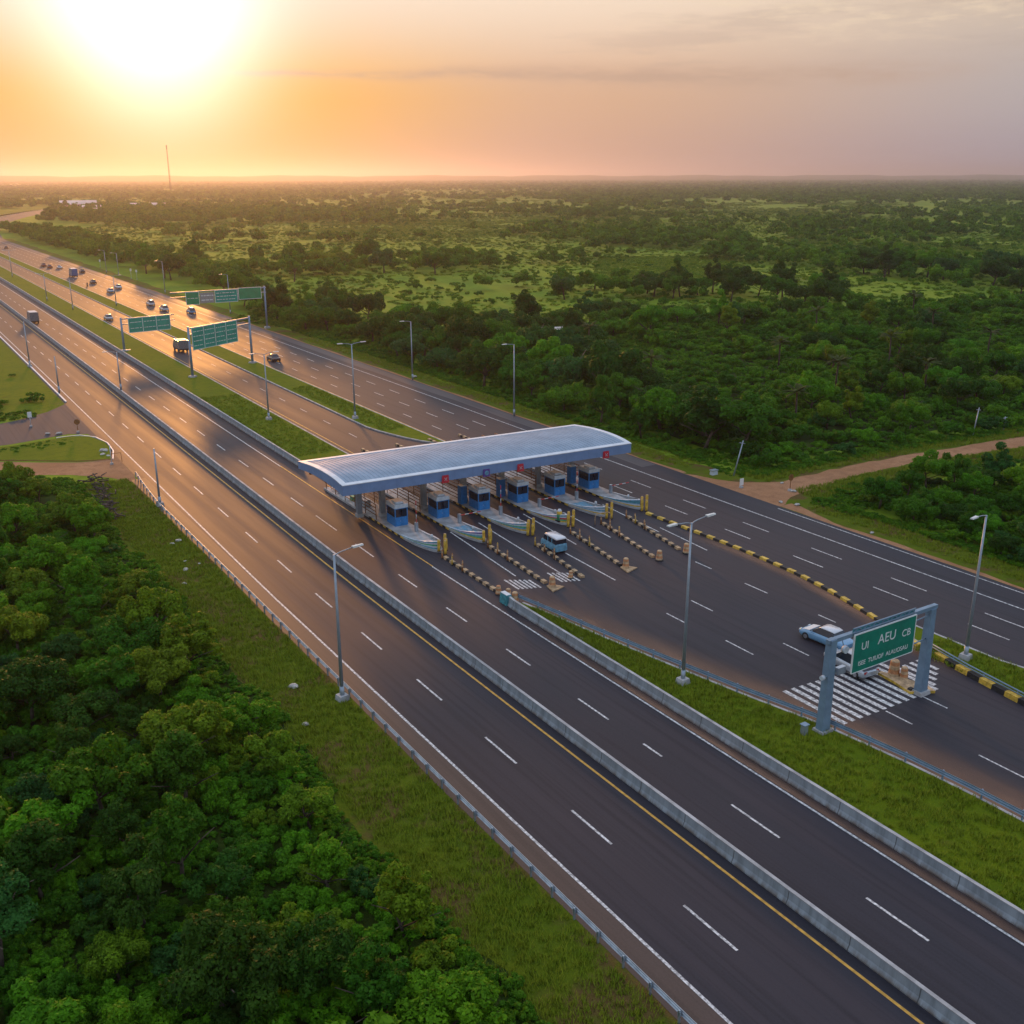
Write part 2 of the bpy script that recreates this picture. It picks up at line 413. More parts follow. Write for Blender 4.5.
ribbon('verge', lambda y: 85.0, lambda y: 92.0 + wob(y, 0.6, 3.0), [y for y in fine if y < 80], 0.008, VERGE)
ribbon('verge', lambda y: 8.0, lambda y: 28.0 + S(y), [176 + 6 * i for i in range(30)], 0.008, TURF)

# ------------------------------------------------------------------ road surfaces
ribbon('road', lambda y: 26.3 + S(y) * (1 if y < 720 else 1), lambda y: 86.0 + SD(y), YS, 0.016, ASPH)
ribbon('road_shoulder', lambda y: 25.9 + wob(y, 0.06, 1), lambda y: 27.7, [y for y in YS if y < 133], 0.020, ASPH_OLD)
ribbon('road_shoulder', lambda y: 86.0 + SD(y) - 2.4 + wob(y, .12, 2), lambda y: 86.0 + SD(y) - 0.25, [y for y in YS if 95 < y < 700], 0.020, asphalt('shoulder_asphalt', (0.060, 0.054, 0.060), (0.075, 0.064, 0.066), 0.6))
# dirt along the right edge, junction mouth and track
ribbon('dirt_shoulder', lambda y: 86.0 + wob(y, .10, 4), lambda y: 86.7 + wob(y, 0.16, 1.3) + max(0, 1.6 - abs(y - 78) * 0.22), fine[10:70], 0.012, DIRT)
ribbon('dirt_shoulder', lambda y: 86.0, lambda y: 86.5 + wob(y, 0.18, 1.3), fine[80:] + [135 + 8 * i for i in range(30)], 0.012, DIRT)
b = MB()
lo = [(85.8, 78.0), (88.5, 79.6), (91, 80.6), (95, 81.3), (104, 82.4), (112, 82.3), (122, 81.2), (135, 79.6), (150, 77.5), (190, 71)]
hi = [(85.8, 96.0), (87.6, 90.5), (90.2, 86.8), (94, 85.6), (103, 85.8), (112, 85.6), (122, 84.8), (135, 83.6), (150, 81.8), (190, 76)]
def jag(pts, amp, seed):
    r = random.Random(seed); o = []
    for (x0, y0), (x1, y1) in zip(pts, pts[1:]):
        k = max(2, int(math.hypot(x1 - x0, y1 - y0) / 1.3))
        for i in range(k): o.append((x0 + (x1 - x0) * i / k + r.uniform(-amp, amp) * .4, y0 + (y1 - y0) * i / k + r.uniform(-amp, amp)))
    return o + [pts[-1]]
jl, jh = jag(lo, .3, 1), jag(hi, .3, 2)
n = 60
L_ = [jl[int(i * (len(jl) - 1) / n)] for i in range(n + 1)]; H_ = [jh[int(i * (len(jh) - 1) / n)] for i in range(n + 1)]
a0, a1 = b.verts([(x, y, .014) for x, y in L_]), b.verts([(x, y, .014) for x, y in H_])
for i in range(n): b.face((a0 + i, a0 + i + 1, a1 + i + 1, a1 + i), DIRT)
b.build('dirt_track', kind='structure')
b = MB(); a0 = b.verts([(x, y - 5.5 - 1.2 * math.sin(x * .3), .006) for x, y in L_]); a1 = b.verts([(x, y + 4.5 + 1.0 * math.sin(x * .23), .006) for x, y in H_])
for i in range(n): b.face((a0 + i, a0 + i + 1, a1 + i + 1, a1 + i), VERGE)
b.build('track_verge', kind='structure')
# left side: paved side road, grass island (raised turf) and dirt pull-off
b = MB(); b.poly(jag([(28.2, 150), (28.4, 185), (27.6, 183), (24, 178), (19, 174), (8, 170), (-20, 168), (-20, 160), (6, 158), (16, 158), (24, 160), (26.4, 158.5), (27.2, 150)], .05, 3), 0.012, ASPH_SIDE); b.build('side_road', kind='structure')
b = MB(); b.poly(jag([(26.6, 128), (27.6, 150), (25.5, 142), (22, 142.5), (16, 146.5), (12, 149.5), (4, 150), (-10, 150), (-10, 141), (4, 140.5), (14, 140), (20, 136.5), (24, 132.5)], .25, 4), 0.013, DIRT); b.build('dirt_pull_off', kind='structure')
b = MB(); b.slab(jag([(26.0, 141.5), (27.2, 147), (27.4, 152), (26.2, 156.5), (24, 158.2), (16, 156.5), (6, 156.5), (-20, 158), (-20, 151), (4, 151), (12, 150), (17, 146.5), (22, 143)], .06, 5), 0, 0.12, TURF, DIRT); b.build('grass_island', kind='structure')

# raised grass medians with kerbs
def median(name, left, right, ys, z=0.14, kw=0.22, tip=True):
    L = [(left(y), y) for y in ys]; Rr = [(right(y), y) for y in ys]
    t = MB(); rows = [t.verts([(l[0] + kw + (r[0] - l[0] - 2 * kw) * i / 3, l[1], z) for i in range(4)]) for l, r in zip(L, Rr)]
    for a, c in zip(rows, rows[1:]):
        for i in range(3): t.face((a + i, a + i + 1, c + i + 1, c + i), TURF)
    o = t.build(name, kind='structure')
    k = MB()
    k.sweep([(0, 0), (0, z + .02), (kw, z + .02), (kw, 0)], L, CONC_L); 
    k.sweep([(0, 0), (0, z + .02), (-kw, z + .02), (-kw, 0)], Rr, CONC_L)
    k.build('kerb', kind='structure')
    return o
def ease(y, y0, y1): 
    u = min(1, max(0, (y - y0) / (y1 - y0))); return u ** 0.5
ys_m = [y for y in YS if y > 128]
median('grass_median', lambda y: 45.9 + S(y), lambda y: 45.9 + S(y) + 0.6 + 6.9 * ease(y, 115, 119), [115, 115.4, 116, 117, 118.5, 121, 125] + ys_m)
b = MB(); b.sweep([(-.12, 0), (-.12, .17), (.12, .17), (.12, 0)][::-1], [(26.75 + S(y), y) for y in [184.5] + [190 + 8 * i for i in range(60)]], TRIM); b.build('kerb', kind='structure')
b = MB(); b.sweep([(-.07, 0), (-.07, .16), (.07, .16), (.07, 0)][::-1], [(26.3, 141.5), (27.3, 146), (27.6, 151), (26.9, 155.5), (25.2, 158.1), (22, 158.2)], TRIM); b.build('kerb', kind='structure')
median('grass_median', lambda y: 62.3 + S(y) * .5 + 5.4 * (1 - ease(y, 125, 139)), lambda y: 68.3 + SD(y) * .9, [125, 126, 128, 131, 134, 137] + [y for y in ys_m if y > 138])
wallx = interp([(-25, 44.9), (71, 44.9)]); railx = interp([(-25, 52.7), (27, 52.7), (31, 52.6), (35.3, 52.3), (42, 51.4), (47.7, 50.0), (55.1, 48.5), (61, 47.4), (66.3, 46.5), (71.2, 45.6)])
median('grass_median', lambda y: 44.75, lambda y: railx(y) + 0.25, [-25 + 2 * i for i in range(48)] + [70.6])
curbx = interp([(-25, 65.2), (26, 65.5), (36, 66.1), (41, 66.8), (46, 67.9), (50, 69.0), (53, 69.8), (58, 71.0), (62, 71.6), (68, 72.0), (74, 71.9), (84, 71.5)])
median('grass_median', lambda y: curbx(y) + .2, lambda y: max(curbx(y) + .75, 71.4 if y < 41 else 71.0), [-25 + 2 * i for i in range(36)] + [47, 48.2, 49.4])

# ------------------------------------------------------------------ markings
mk = MB(); Z = 0.024
def line(x0, y0, y1, wd, m, s=S, step=6):
    ys = list(np.arange(y0, y1, step)) + [y1]
    r = [mk.verts([(x0 + s(y) - wd / 2, y, Z), (x0 + s(y) + wd / 2, y, Z)]) for y in ys]
    for a, c in zip(r, r[1:]): mk.face((a, a + 1, c + 1, c), m)
zero = lambda y: 0.0
line(27.8, -25, 700, .17, WHITE); line(35.0, -25, 700, .17, YELLOW)
line(43.45, -25, 83, .15, WHITE); line(43.45, 126, 700, .15, WHITE); line(43.5, 83, 126, .14, YELLOW)
line(81.9, -25, 700, .16, WHITE, SD); line(85.3, 20, 78, .13, WHITE, SD)
for k in range(-3, 66): line(31.3, 28.9 + 10 * k, 32.8 + 10 * k, .15, WHITE, S, 2)
for y0, y1 in ((5, 9), (14.7, 18.6), (24.3, 28.1), (34.2, 38.1), (44.5, 46.4), (50.2, 53.8), (60.1, 63.6), (69.9, 73.5), (79.1, 82.9), (88.5, 93), (98, 104), (108, 112), (118, 122)): line(39.75, y0, y1, .15, WHITE, S, 2)
for k in range(60): line(39.8, 128 + 10 * k, 132 + 10 * k, .15, WHITE, S, 2)
for k in range(-1, 70):
    y = 23.4 + 9.75 * k
    if y < 690:
        line(75.15, y, y + 3.8, .14, WHITE, zero, 2); line(78.4, y + .5, y + 4.4, .14, WHITE, zero, 2)
        if y > 124: line(71.6, y + 2, y + 5, .14, WHITE, zero, 2)
line(54.2, 120, 690, .13, YELLOW, S); line(68.65, 126, 690, .13, YELLOW, zero)
for k in range(56): line(58.3, 135 + 10 * k, 138 + 10 * k, .12, WHITE, S, 2)
for x, y0, y1 in ((55.65, 52.2, 55.3), (59.2, 49.7, 52.4), (58.9, 60.3, 63.1), (65.85, 60.6, 63.5), (55.2, 59.6, 62.1), (66, 52.9, 54.8), (65.8, 67.9, 70.2), (57, 38.4, 40.6), (61, 38.5, 40.5), (57.3, 30.3, 33.5), (57.3, 20, 24), (61.2, 28, 31)): line(x, y0, y1, .13, WHITE, zero, 2)
for (x0, y0), (x1, y1) in (((49.9, 91), (48.9, 76.5)), ((54.0, 92), (52.9, 74.8)), ((56.5, 79.1), (56.2, 70.6)), ((59.8, 92), (58.9, 80.6)), ((63.9, 90), (63.2, 80.4)), ((69.4, 90), (68.6, 79)), ((69.6, 80), (69.0, 72))):
    a = mk.verts([(x0 - .07, y0, Z), (x0 + .07, y0, Z), (x1 + .07, y1, Z), (x1 - .07, y1, Z)]); mk.face((a + 3, a + 2, a + 1, a), WHITE)
# zebra crossing, skewed across the exit carriageway
for i in range(13):
    x = 53.0 + i * 0.80; wd = .40
    y0, y1 = 40.9 - (0.02 * i), 46.6 - 0.05 * i
    a = mk.verts([(x, y0, Z), (x + wd, y0, Z), (x + wd, y1, Z), (x, y1, Z)]); mk.face((a, a + 1, a + 2, a + 3), WHITE)
for i in range(4):
    x = 63.1 + i * .8
    a = mk.verts([(x, 41.2 + .5 * i, Z), (x + .4, 41.2 + .5 * i, Z), (x + .4, 44.6, Z), (x, 44.6, Z)]); mk.face((a, a + 1, a + 2, a + 3), WHITE)
# worn painted hatching patches at the ends of two lane strips
for cx, cy_, n_ in ((48.2, 75.0, 6), (52.6, 74.3, 5)):
    for i in range(n_):
        x = cx - 0.9 + i * .38
        a = mk.verts([(x, cy_ - 1.4 - .15 * i, Z), (x + .2, cy_ - 1.4 - .15 * i, Z), (x + .3, cy_ + 1.3 - .25 * i, Z), (x + .1, cy_ + 1.3 - .25 * i, Z)]); mk.face((a, a + 1, a + 2, a + 3), WHITE)
mk.build('road_markings', kind='structure')

# blown dust on the exit carriageway by the rail, as a stained sheet
def stain_mat():
    m = bpy.data.materials.new('dust_stain'); m.use_nodes = True
    t = NT(m.node_tree); b = t.n['Principled BSDF']; o = t.n['Material Output']
    tcn = t.node('ShaderNodeTexCoord'); uv = t.node('ShaderNodeUVMap'); uv.uv_map = 'UVMap'
    sp = t.node('ShaderNodeSeparateXYZ'); t.l.new(uv.outputs[0], sp.inputs[0])
    nz = t.noise(t.scale(tcn.outputs['Object'], .6, .15, 1), 1.0, 5, .6)
    fade = t.m('MULTIPLY', t.ramp(sp.outputs[0], 0.05, 0.9, 1.0, 0.0), t.ramp(nz, .2, .75, .35, 1.0))
    ends = t.m('MULTIPLY', t.ramp(sp.outputs[1], 0, .15), t.ramp(sp.outputs[1], .8, 1, 1, 0))
    t.put(b.inputs['Base Color'], (0.30, 0.165, 0.10)); b.inputs['Roughness'].default_value = .85
    tr = t.node('ShaderNodeBsdfTransparent'); mx = t.node('ShaderNodeMixShader')
    t.put(mx.inputs[0], t.m('MULTIPLY', t.m('MULTIPLY', fade, ends), .8))
    t.l.new(tr.outputs[0], mx.inputs[1]); t.l.new(b.outputs[0], mx.inputs[2]); t.l.new(mx.outputs[0], o.inputs[0])
    return m
DUST = stain_mat()
def stain(edge, width, ys, z=0.020):
    v, f, uv = [], [], []
    for y in ys: v += [(edge(y), y, z), (edge(y) + width(y), y, z)]
    for i in range(len(ys) - 1): f.append((2 * i, 2 * i + 1, 2 * i + 3, 2 * i + 2))
    me = bpy.data.meshes.new('road_dust'); me.from_pydata(v, [], f); me.materials.append(DUST)
    u = me.uv_layers.new(name='UVMap')
    for p in me.polygons:
        for li, vi in zip(p.loop_indices, p.vertices): u.data[li].uv = (vi % 2, (vi // 2) / (len(ys) - 1))
    link('road_dust', me, kind='structure')
stain(lambda y: railx(y) + .3, lambda y: 4.6, list(np.arange(22, 76, 2.0)))
stain(lambda y: curbx(y) - .2, lambda y: -2.0, list(np.arange(40, 80, 2.0)))
stain(lambda y: 43.6, lambda y: 1.1, list(np.arange(-20, 74, 2.0)))

# ------------------------------------------------------------------ barriers and guardrails
def barrier(name, path, label, h=0.80, wb=0.24, wt=0.09, m=None, cap=None):
    b = MB()
    b.sweep([(-wb, 0.0), (-wb, .10), (-wb * .55, .32), (-wt, h), (wt, h), (wb * .55, .32), (wb, .10), (wb, 0.0)][::-1], path, m or CONC)
    o = b.build(name, label=label, category='barrier')
    if cap:
        c = MB(); c.sweep([(-wt - .02, h + .004), (-wt - .02, h + .05), (wt + .02, h + .05), (wt + .02, h + .004)][::-1], path, cap)
        c.build('cap', o)
    return o
LBAR = barrier_mat()
barrier('median_barrier', [(36.05 + S(y), y) for y in YS if y < 720], 'long grey concrete barrier beside the yellow line dividing the two main carriageways', m=LBAR, cap=CONC_L)
barrier('concrete_wall', [(44.6, y) for y in [-25 + 5 * i for i in range(20)] if y < 71] + [(44.75, 71.2)], 'low grey concrete wall between the main carriageway and the triangular grass median', m=LBAR, cap=CONC_L)
barrier('concrete_wall', [(45.65 + S(y), y) for y in [124, 127] + [y for y in YS if 128 < y < 720]], 'white-topped concrete wall along the grass strip leading up to the canopy', m=LBAR, cap=CONC_L)
b = MB(); b.box(44.35, 44.95, 70.9, 72.1, 0, .95, TEAL, .06); t_ = b.build('barrier_nose', label='small teal painted block ending the wall where the rail begins', category='barrier block')
c = MB(); c.box(44.42, 44.88, 71.0, 72.0, .95, 1.0, TRIM); c.build('cap', t_)

WBEAM = [(-.02, .42), (.035, .47), (.035, .53), (-.02, .58), (.035, .63), (.035, .70), (-.02, .75), (-.045, .75), (.008, .70), (.008, .63), (-.045, .58), (.008, .53), (.008, .47), (-.045, .42)]
def guardrail(path, label, side=1, step=2.0, dz=0.0, m=GALV):
    root = empty('guardrail', (path[0][0], path[0][1], 0), label=label, category='guardrail')
    o = Vector((path[0][0], path[0][1]))
    loc = [(x - o.x, y - o.y) for x, y in path]
    b = MB(); b.sweep([(side * a, z + dz) for a, z in WBEAM][::1 if side < 0 else -1], loc, m); b.build('rail', root)
    p = MB(); p.box(-.05, .05, -.04, .04, 0, .72 + dz, m); p.box(-.05 , .05 , -.08, .08, .40 + dz, .66 + dz, m)
    first = None
    for (x, y) in resample(loc, step):
        if first is None: first = p.build('post', root); q = first
        else:
            q = first.copy(); C.objects.link(q); q.parent = root
        q.location = (x - side * .11, y, 0)
    return root
guardrail([(26.0, y) for y in np.arange(-15, 118, 4.0)] + [(26.2, 121), (26.5, 126), (26.9, 131)], 'long steel guardrail with posts between the grass verge and the main road', 1, 2.0)
guardrail([(railx(y) , y) for y in [71.2, 69, 66.3, 63, 60, 57, 54, 51, 47.7, 45, 42, 38, 35.3, 31, 27, 20, 10, 0, -15]], 'curving blue-grey guardrail between the triangular grass median and the exit carriageway', -1, 2.6, .12, BLUEST)
b = MB(); gr = empty('guardrail', (65.9, 36, 0), label='low blue-grey rail on the black and yellow kerb beside the overhead sign', category='guardrail')
pth = [(curbx(y) + .18 - 65.9, y - 36) for y in [45.5, 43, 41, 38, 36, 31, 26, 15, 0, -15]]
b.tube([(x, y, .72) for x, y in pth], .06, BLUEST); b.tube([(x, y, .5) for x, y in pth], .045, BLUEST); b.build('rail', gr)
pb = MB(); pb.tube([(0, 0, 0), (0, 0, .72)], .04, BLUEST); first = None
for x, y in resample(pth, 3.0):
    q = pb.build('post', gr) if first is None else first.copy()
    if first is None: first = q
    else: C.objects.link(q); q.parent = gr
    q.location = (x, y, 0)

# ------------------------------------------------------------------ black and cream kerb strips
def kerb_strip(path, label, name='kerb_strip', w=.22, h=.25, pitch=.66, cols=(CREAM, BLACK), group=None):
    pts = resample(path, pitch)
    b = MB(); b.sweep([(-w, 0), (-w * .8, h), (w * .8, h), (w, 0)][::-1], pts, cols[0], alt=cols)
    o = b.build(name, label=label, category='kerb')
    if group: o['group'] = group
    return o
ordinal_ = ['first', 'second', 'third', 'fourth', 'fifth']
XI = [46.0, 51.25, 56.5, 61.7, 66.9, 71.9]
ordi = ['first', 'second', 'third', 'fourth', 'fifth', 'sixth']
ends = [(45.3, 71.6), (50.2, 72.9), (53.9, 72.2), (58.9, 73.0), (63.0, 72.9), (66.6, 73.0)]
starts = [(45.6, 84.4), (51.0, 84.6), (55.4, 82.5), (60.6, 83.6), (65.2, 84.3), (68.9, 84.6)]
for i in range(6):
    kerb_strip([starts[i], ends[i]], f'black and cream striped kerb strip running from the {ordi[i]} toll island', group='striped kerb strips at the toll lanes')
kerb_strip([(curbx(y), y) for y in [84.5, 82, 78, 74, 70, 66, 62, 58, 54, 50, 48, 46]], 'long black and yellow striped kerb between the exit lanes and the through road', pitch=.95, cols=(YPAINT, BLACK), w=.24)
kerb_strip([(curbx(y), y) for y in [44.2, 42, 39, 36, 31, 26, 15, 5, -10]], 'black and yellow striped kerb with a blue rail beside the small grass median', pitch=1.15, cols=(YPAINT, BLACK), w=.26, h=.4)

# crash drums at the strip ends
def drum(x, y, label, s=1.0, m=(CREAM, ORANGE, CREAM, ORANGE, CREAM)):
    r = empty('traffic_drum', (x, y, .016), label=label, category='traffic drum', group='drums at the ends of the kerb strips')
    b = MB(); b.lathe([(.30 * s, 0), (.29 * s, .2 * s), (.27 * s, .22 * s), (.26 * s, .42 * s), (.25 * s, .44 * s), (.24 * s, .62 * s), (.23 * s, .64 * s), (.22 * s, .84 * s), (.16 * s, .9 * s)], m[0], mats=[m[0], m[0], m[1], m[1], m[2], m[2], m[1], m[0]]); b.build('barrel', r)
    c = MB(); c.lathe([(.36 * s, 0), (.36 * s, .06 * s), (.31 * s, .09 * s)], BLACK); c.build('base', r)
    return r
for i, k in ((0, 'beside the teal wall end'), (1, 'at the end of the second kerb strip'), (3, 'at the end of the fourth kerb strip'), (4, 'at the end of the fifth kerb strip'), (5, 'at the end of the sixth kerb strip')):
    drum(ends[i][0] + .1, ends[i][1] - .45, f'cream and orange traffic drum standing {k}', 1.15)
    if i in (1, 3):
        b = MB(); b.slab([(ends[i][0] - .6, ends[i][1] - 1.6), (ends[i][0] + 1.0, ends[i][1] - 1.1), (ends[i][0] + .3, ends[i][1] - .1), (ends[i][0] - .3, ends[i][1] - .1)], .0, .12, CREAM, CREAM)
        b.build('kerb_nose', label=f'pale wedge-shaped kerb end in front of the {ordi[i]} kerb strip', category='kerb')
for j, (dx, dy, lab) in enumerate(((.25, .9, 'squat cream drum on the first kerb strip nearest its end'), (-.1, 2.0, 'squat orange drum further up the first kerb strip'))):
    drum(ends[0][0] + dx, ends[0][1] + dy, lab, .95, (CREAM, ORANGE)[::1 if j == 0 else -1] * 2 + (CREAM,))
drum(53.0, 73.3, 'small cream drum beside the striped hatching past the second strip', .8)
drum(61.9, 43.8, 'tall orange and cream drum behind the foot of the sign post', 1.5)
drum(62.15, 43.1, 'short orange drum touching the tall drum by the sign', 1.1)
b = MB(); b.slab([(60.5, 41.3), (62.2, 40.4), (62.5, 41.3), (61.9, 43.2), (61.5, 44.6), (61.1, 44.6), (60.9, 43.0)], 0, .22, CREAM, YPAINT); o_ = b.build('kerb_island', label='small cream kerb island under the right post of the overhead sign', category='kerb')
for xx, yy in ((60.85, 41.5), (61.75, 41.0)):
    b = MB(); b.box(xx - .2, xx + .2, yy - .16, yy + .16, .22, .36, BLACK, .03); b.build('block', o_)

# ------------------------------------------------------------------ toll islands, booths, bollards
def island(i):
    x = XI[i]; root = empty('toll_island', (x, 86, 0), label=f'raised kerb island under the canopy with striped nose, {ordi[i]} from the main road', category='toll island', group='toll islands')
    hw = 1.2 if i else 1.35; EL_ = 27 if i < 2 else 34
    outl = [(hw, EL_), (-hw, EL_), (-hw, 5.5), (-hw * .92, 3.6), (-hw * .68, 1.8), (-hw * .36, .5), (0, 0), (hw * .36, .5), (hw * .68, 1.8), (hw * .92, 3.6), (hw, 5.5)]
    b = MB(); b.slab([(a, c) for a, c in outl], 0, .24, CONC_L, CONC); b.build('kerb', root)
    # prow: curved guard wall round the nose in painted bands, rising towards the tip
    arc = [(-hw + .06, 6.4), (-hw * .97 + .06, 5.2), (-hw * .86, 3.5), (-hw * .62, 1.9), (-hw * .32, .75), (0, .3), (hw * .32, .75), (hw * .62, 1.9), (hw * .86, 3.5), (hw * .97 - .06, 5.2), (hw - .06, 6.4)]
    hts = [.04, .12, .3, .55, .8, .86, .8, .55, .3, .12, .04]
    nb = MB(); pal = [[BLUEP, BOOTHW, GREENP, BOOTHW, BLUEP], [PURP, BOOTHW, BLUEP, GREENP, YPAINT], [BLUEP, BOOTHW, GREENP, BLUEP, YPAINT], [BLUEP, BOOTHW, REDP, GREENP, YPAINT], [BLUEP, BOOTHW, BLUEP, BOOTHW, YPAINT], [BLUEP, TEAL, BLUEP, BOOTHW, YPAINT]][i]
    rows = []
    for (px, py), hh in zip(arc, hts):
        rows.append(nb.verts([(px, py, .245 + hh * k / 5) for k in range(6)] + [(px * .82, py + (.28 if abs(px) < hw * .7 else .05), .245 + hh), (px * .82, py + (.28 if abs(px) < hw * .7 else .05), .245)]))
    for a, c in zip(rows, rows[1:]):
        for k in range(5): nb.face((a + k, c + k, c + k + 1, a + k + 1), pal[4 - k])
        nb.face((a + 5, c + 5, c + 6, a + 6), BOOTHW); nb.face((a + 6, c + 6, c + 7, a + 7), CONC)
    nb.build('nose', root)
    m_ = MB(); m_.poly([(px * .82, py + .3) for px, py in arc[1:-1]], .5 if False else .262, BLUEP if i in (1, 4) else CONC_L); m_.build('nose_deck', root)
    s = MB(); s.lathe([(.14, 0), (.14, .3), (.10, .32), (.10, .62), (.14, .64), (.12, .95), (.05, 1.0)], BOOTHW, (-.1 if i % 2 else .25, 2.3, .25), 10); s.build('marker_post', root)
    for sgn in (-1, 1):
        r = MB(); ys_ = list(np.arange(5.6, 14.0, .7))
        r.sweep([(-.012, .03), (-.012, .235), (.012, .235), (.012, .03)][::-1], [(sgn * (hw + .008), yy) for yy in ys_], YPAINT, alt=(YPAINT, BLACK)); r.build('striped_edge', root)
    # tall lane-side tube rails under the canopy
    for sgn in (-1, 1):
        r = MB()
        for z in (.75, 1.15, 1.55, 1.95): r.tube([(sgn * (hw - .15), 12.5, z), (sgn * (hw - .15), EL_ - .5, z)], .045, RUST, 6)
        r.build('side_rail', root)
        for yy in np.linspace(12.5, EL_ - .5, 6):
            q = MB(); q.tube([(sgn * (hw - .15), yy, .2), (sgn * (hw - .15), yy, 2.0)], .05, RUST, 6); q.build('rail_post', root)
    if i < 2: return root
    k = MB(); k.sweep([(-.18, 0), (-.15, .3), (.15, .3), (.18, 0)][::-1], [(0, 34.2 + .7 * j) for j in range(12)], CREAM, alt=(CREAM, BLACK)); k.build('striped_kerb', root)
    return root
for i in range(6): island(i)

def booth(x, y, rz, label):
    r = empty('toll_booth', (x, y, .24), rz, label=label, category='toll booth', group='blue toll booths')
    b = MB(); b.box(-.75, .75, -1.1, 1.1, 0, 1.0, BOOTHB); 
    for cx, cy2 in ((-.70, -1.05), (.70, -1.05), (-.70, 1.05), (.70, 1.05)): b.box(cx - .05, cx + .05, cy2 - .05, cy2 + .05, 1.0, 1.9, BOOTHB)
    b.box(-.745, .745, -1.095, 1.095, 1.9, 2.0, BOOTHB); b.build('body', r)
    for nm, p in (('window', (-.66, -.05, -1.06, -1.02)), ('window', (.08, .66, -1.06, -1.02)), ('window', (-.66, .66, 1.02, 1.06))):
        q = MB(); q.box(*p, 1.0, 1.9, GLASS); q.build(nm, r)
    for s in (-1, 1):
        q = MB(); q.box(s * .71 - .02, s * .71 + .02, -1.0, 1.0, 1.0, 1.9, GLASS); q.build('window', r)
    d = MB(); d.box(-.64, -.06, -1.125, -1.104, .05, .98, BOOTHB); d.box(-.16, -.12, -1.15, -1.126, .5, .62, GALV); d.build('door', r)
    t = MB(); t.box(-.80, .80, -1.16, 1.16, 2.0, 2.42, BOOTHW, .03); t.box(-.45, .45, -.7, .5, 2.42, 2.58, BOOTHW, .05); t.build('roof', r)
    return r
for i in range(6):
    booth(XI[i] + (.25 if i == 0 else .1), 96.2, R(-2), f'blue toll booth with white roof on the {ordi[i]} toll island')
    if i in (2, 3, 5):
        o_ = empty('equipment_cabinet', (XI[i] - .75, 98.6, .24), label=f'tall dark blue cabinet behind the booth on the {ordi[i]} island', category='cabinet', group='cabinets behind the booths')
        b = MB(); b.box(-.4, .4, -.4, .4, 0, 2.1, BOOTHB, .01); b.build('body', o_); q = MB(); q.box(-.42, .42, -.42, .42, 2.1, 2.18, BOOTHW); q.build('lid', o_)
ybol = None
side_n = ['kerbside', 'middle', 'far', 'rear']
for i in range(6):
    spots = [(-.30, .15), (.15, -.1), (.55, .35), (.30, .9)] if i > 1 else [(.15, -.1), (.5, .35), (.75, 1.0), (-.25, .5)]
    for j, (dx, dy) in enumerate(spots):
        h = (1.45, 1.3, 1.55, 1.25)[j]
        b = MB(); b.lathe([(.15, 0), (.15, h * .3), (.15, h * .32), (.15, h * .8), (.13, h), (.05, h + .04)], YPAINT, n=10, mats=[YPAINT, YPAINT, YPAINT, YPAINT, CREAM])
        o = b.build('bollard', label=f'{side_n[j]} yellow steel bollard at the nose of the {ordi[i]} toll island', category='bollard', group='yellow bollards at the toll islands')
        o.location = (XI[i] + dx, 85.75 + dy - .35, .02 if dy < .3 else .23)
        c = MB(); c.lathe([(.17, 0), (.17, .05), (.12, .07)], BLACK, n=10); c.build('base', o)
for i in range(6):                                                   # slim delineator posts where each kerb strip starts
    for j in range(5):
        k = j * 1.05
        x = starts[i][0] + (ends[i][0] - starts[i][0]) * k / 12 + (.3 if j % 2 else -.3); y = starts[i][1] - k
        b = MB(); hh = (.95, .8, .9, .7, .85)[j]; mm = (ORANGE, RUST, YPAINT, ORANGE, RUST)[(i + j) % 5]
        b.lathe([(.09, 0), (.075, hh * .6), (.075, hh * .62), (.07, hh * .85), (.03, hh)], mm, n=8, mats=[mm, mm, CREAM, mm, mm])
        o = b.build('delineator_post', label=f'{ordinal_[j]} slim {("orange", "brown", "yellow", "orange", "brown")[(i + j) % 5]} post along the start of the {ordi[i]} kerb strip', category='delineator', group='slim posts at the kerb strips'); o.location = (x, y, .02)
        q = MB(); q.lathe([(.16, 0), (.16, .05), (.1, .07)], BLACK, n=8); q.build('base', o)
b = MB()                                                             # yellow arch rail between the fourth and fifth lanes
b.tube([(0, 0, 0), (0, 0, .9), (.12, 0, 1.1), (.4, 0, 1.2), (1.6, -.1, 1.2), (1.9, -.1, 1.05), (2.0, -.1, .85), (2.0, -.1, 0)], .05, CREAM, 8)
o = b.build('hoop_rail', label='pale yellow steel hoop at the start of the fifth kerb strip', category='hoop rail'); o.location = (64.3, 84.6, .02)
b = MB(); b.lathe([(.30, 0), (.30, .8), (.26, 1.15), (.16, 1.35)], GREENP, n=12, mats=[GREENP, YPAINT, BOOTHW])
o = b.build('attenuator', label='green and yellow rounded crash cushion on the fourth island nose', category='crash cushion'); o.location = (61.4, 87.2, .25)
q = MB(); q.box(-.34, .34, -.34, .34, 0, .12, BLACK); q.build('base', o)

# barrier gates: cabinet and raised / lowered boom
for i in range(6):
    g_ = empty('boom_gate', (XI[i] + .7, 92.6, .24), label=f'grey boom gate with striped arm on the {ordi[i]} toll island', category='boom gate', group='boom gates')
    b = MB(); b.box(-.16, .16, -.16, .16, 0, 1.0, GALV, .01); b.build('cabinet', g_)
    q = MB(); up = i in (0, 2, 4)
    path = [(0, -.05, .9 + .5 * k) for k in range(6)] if up else [(.05 + .5 * k, -.19, .9) for k in range(6)]
    for k in range(5): q.tube([path[k], path[k + 1]], .045, (REDP, BOOTHW)[k % 2], 6, cap=True)
    q.build('arm', g_)

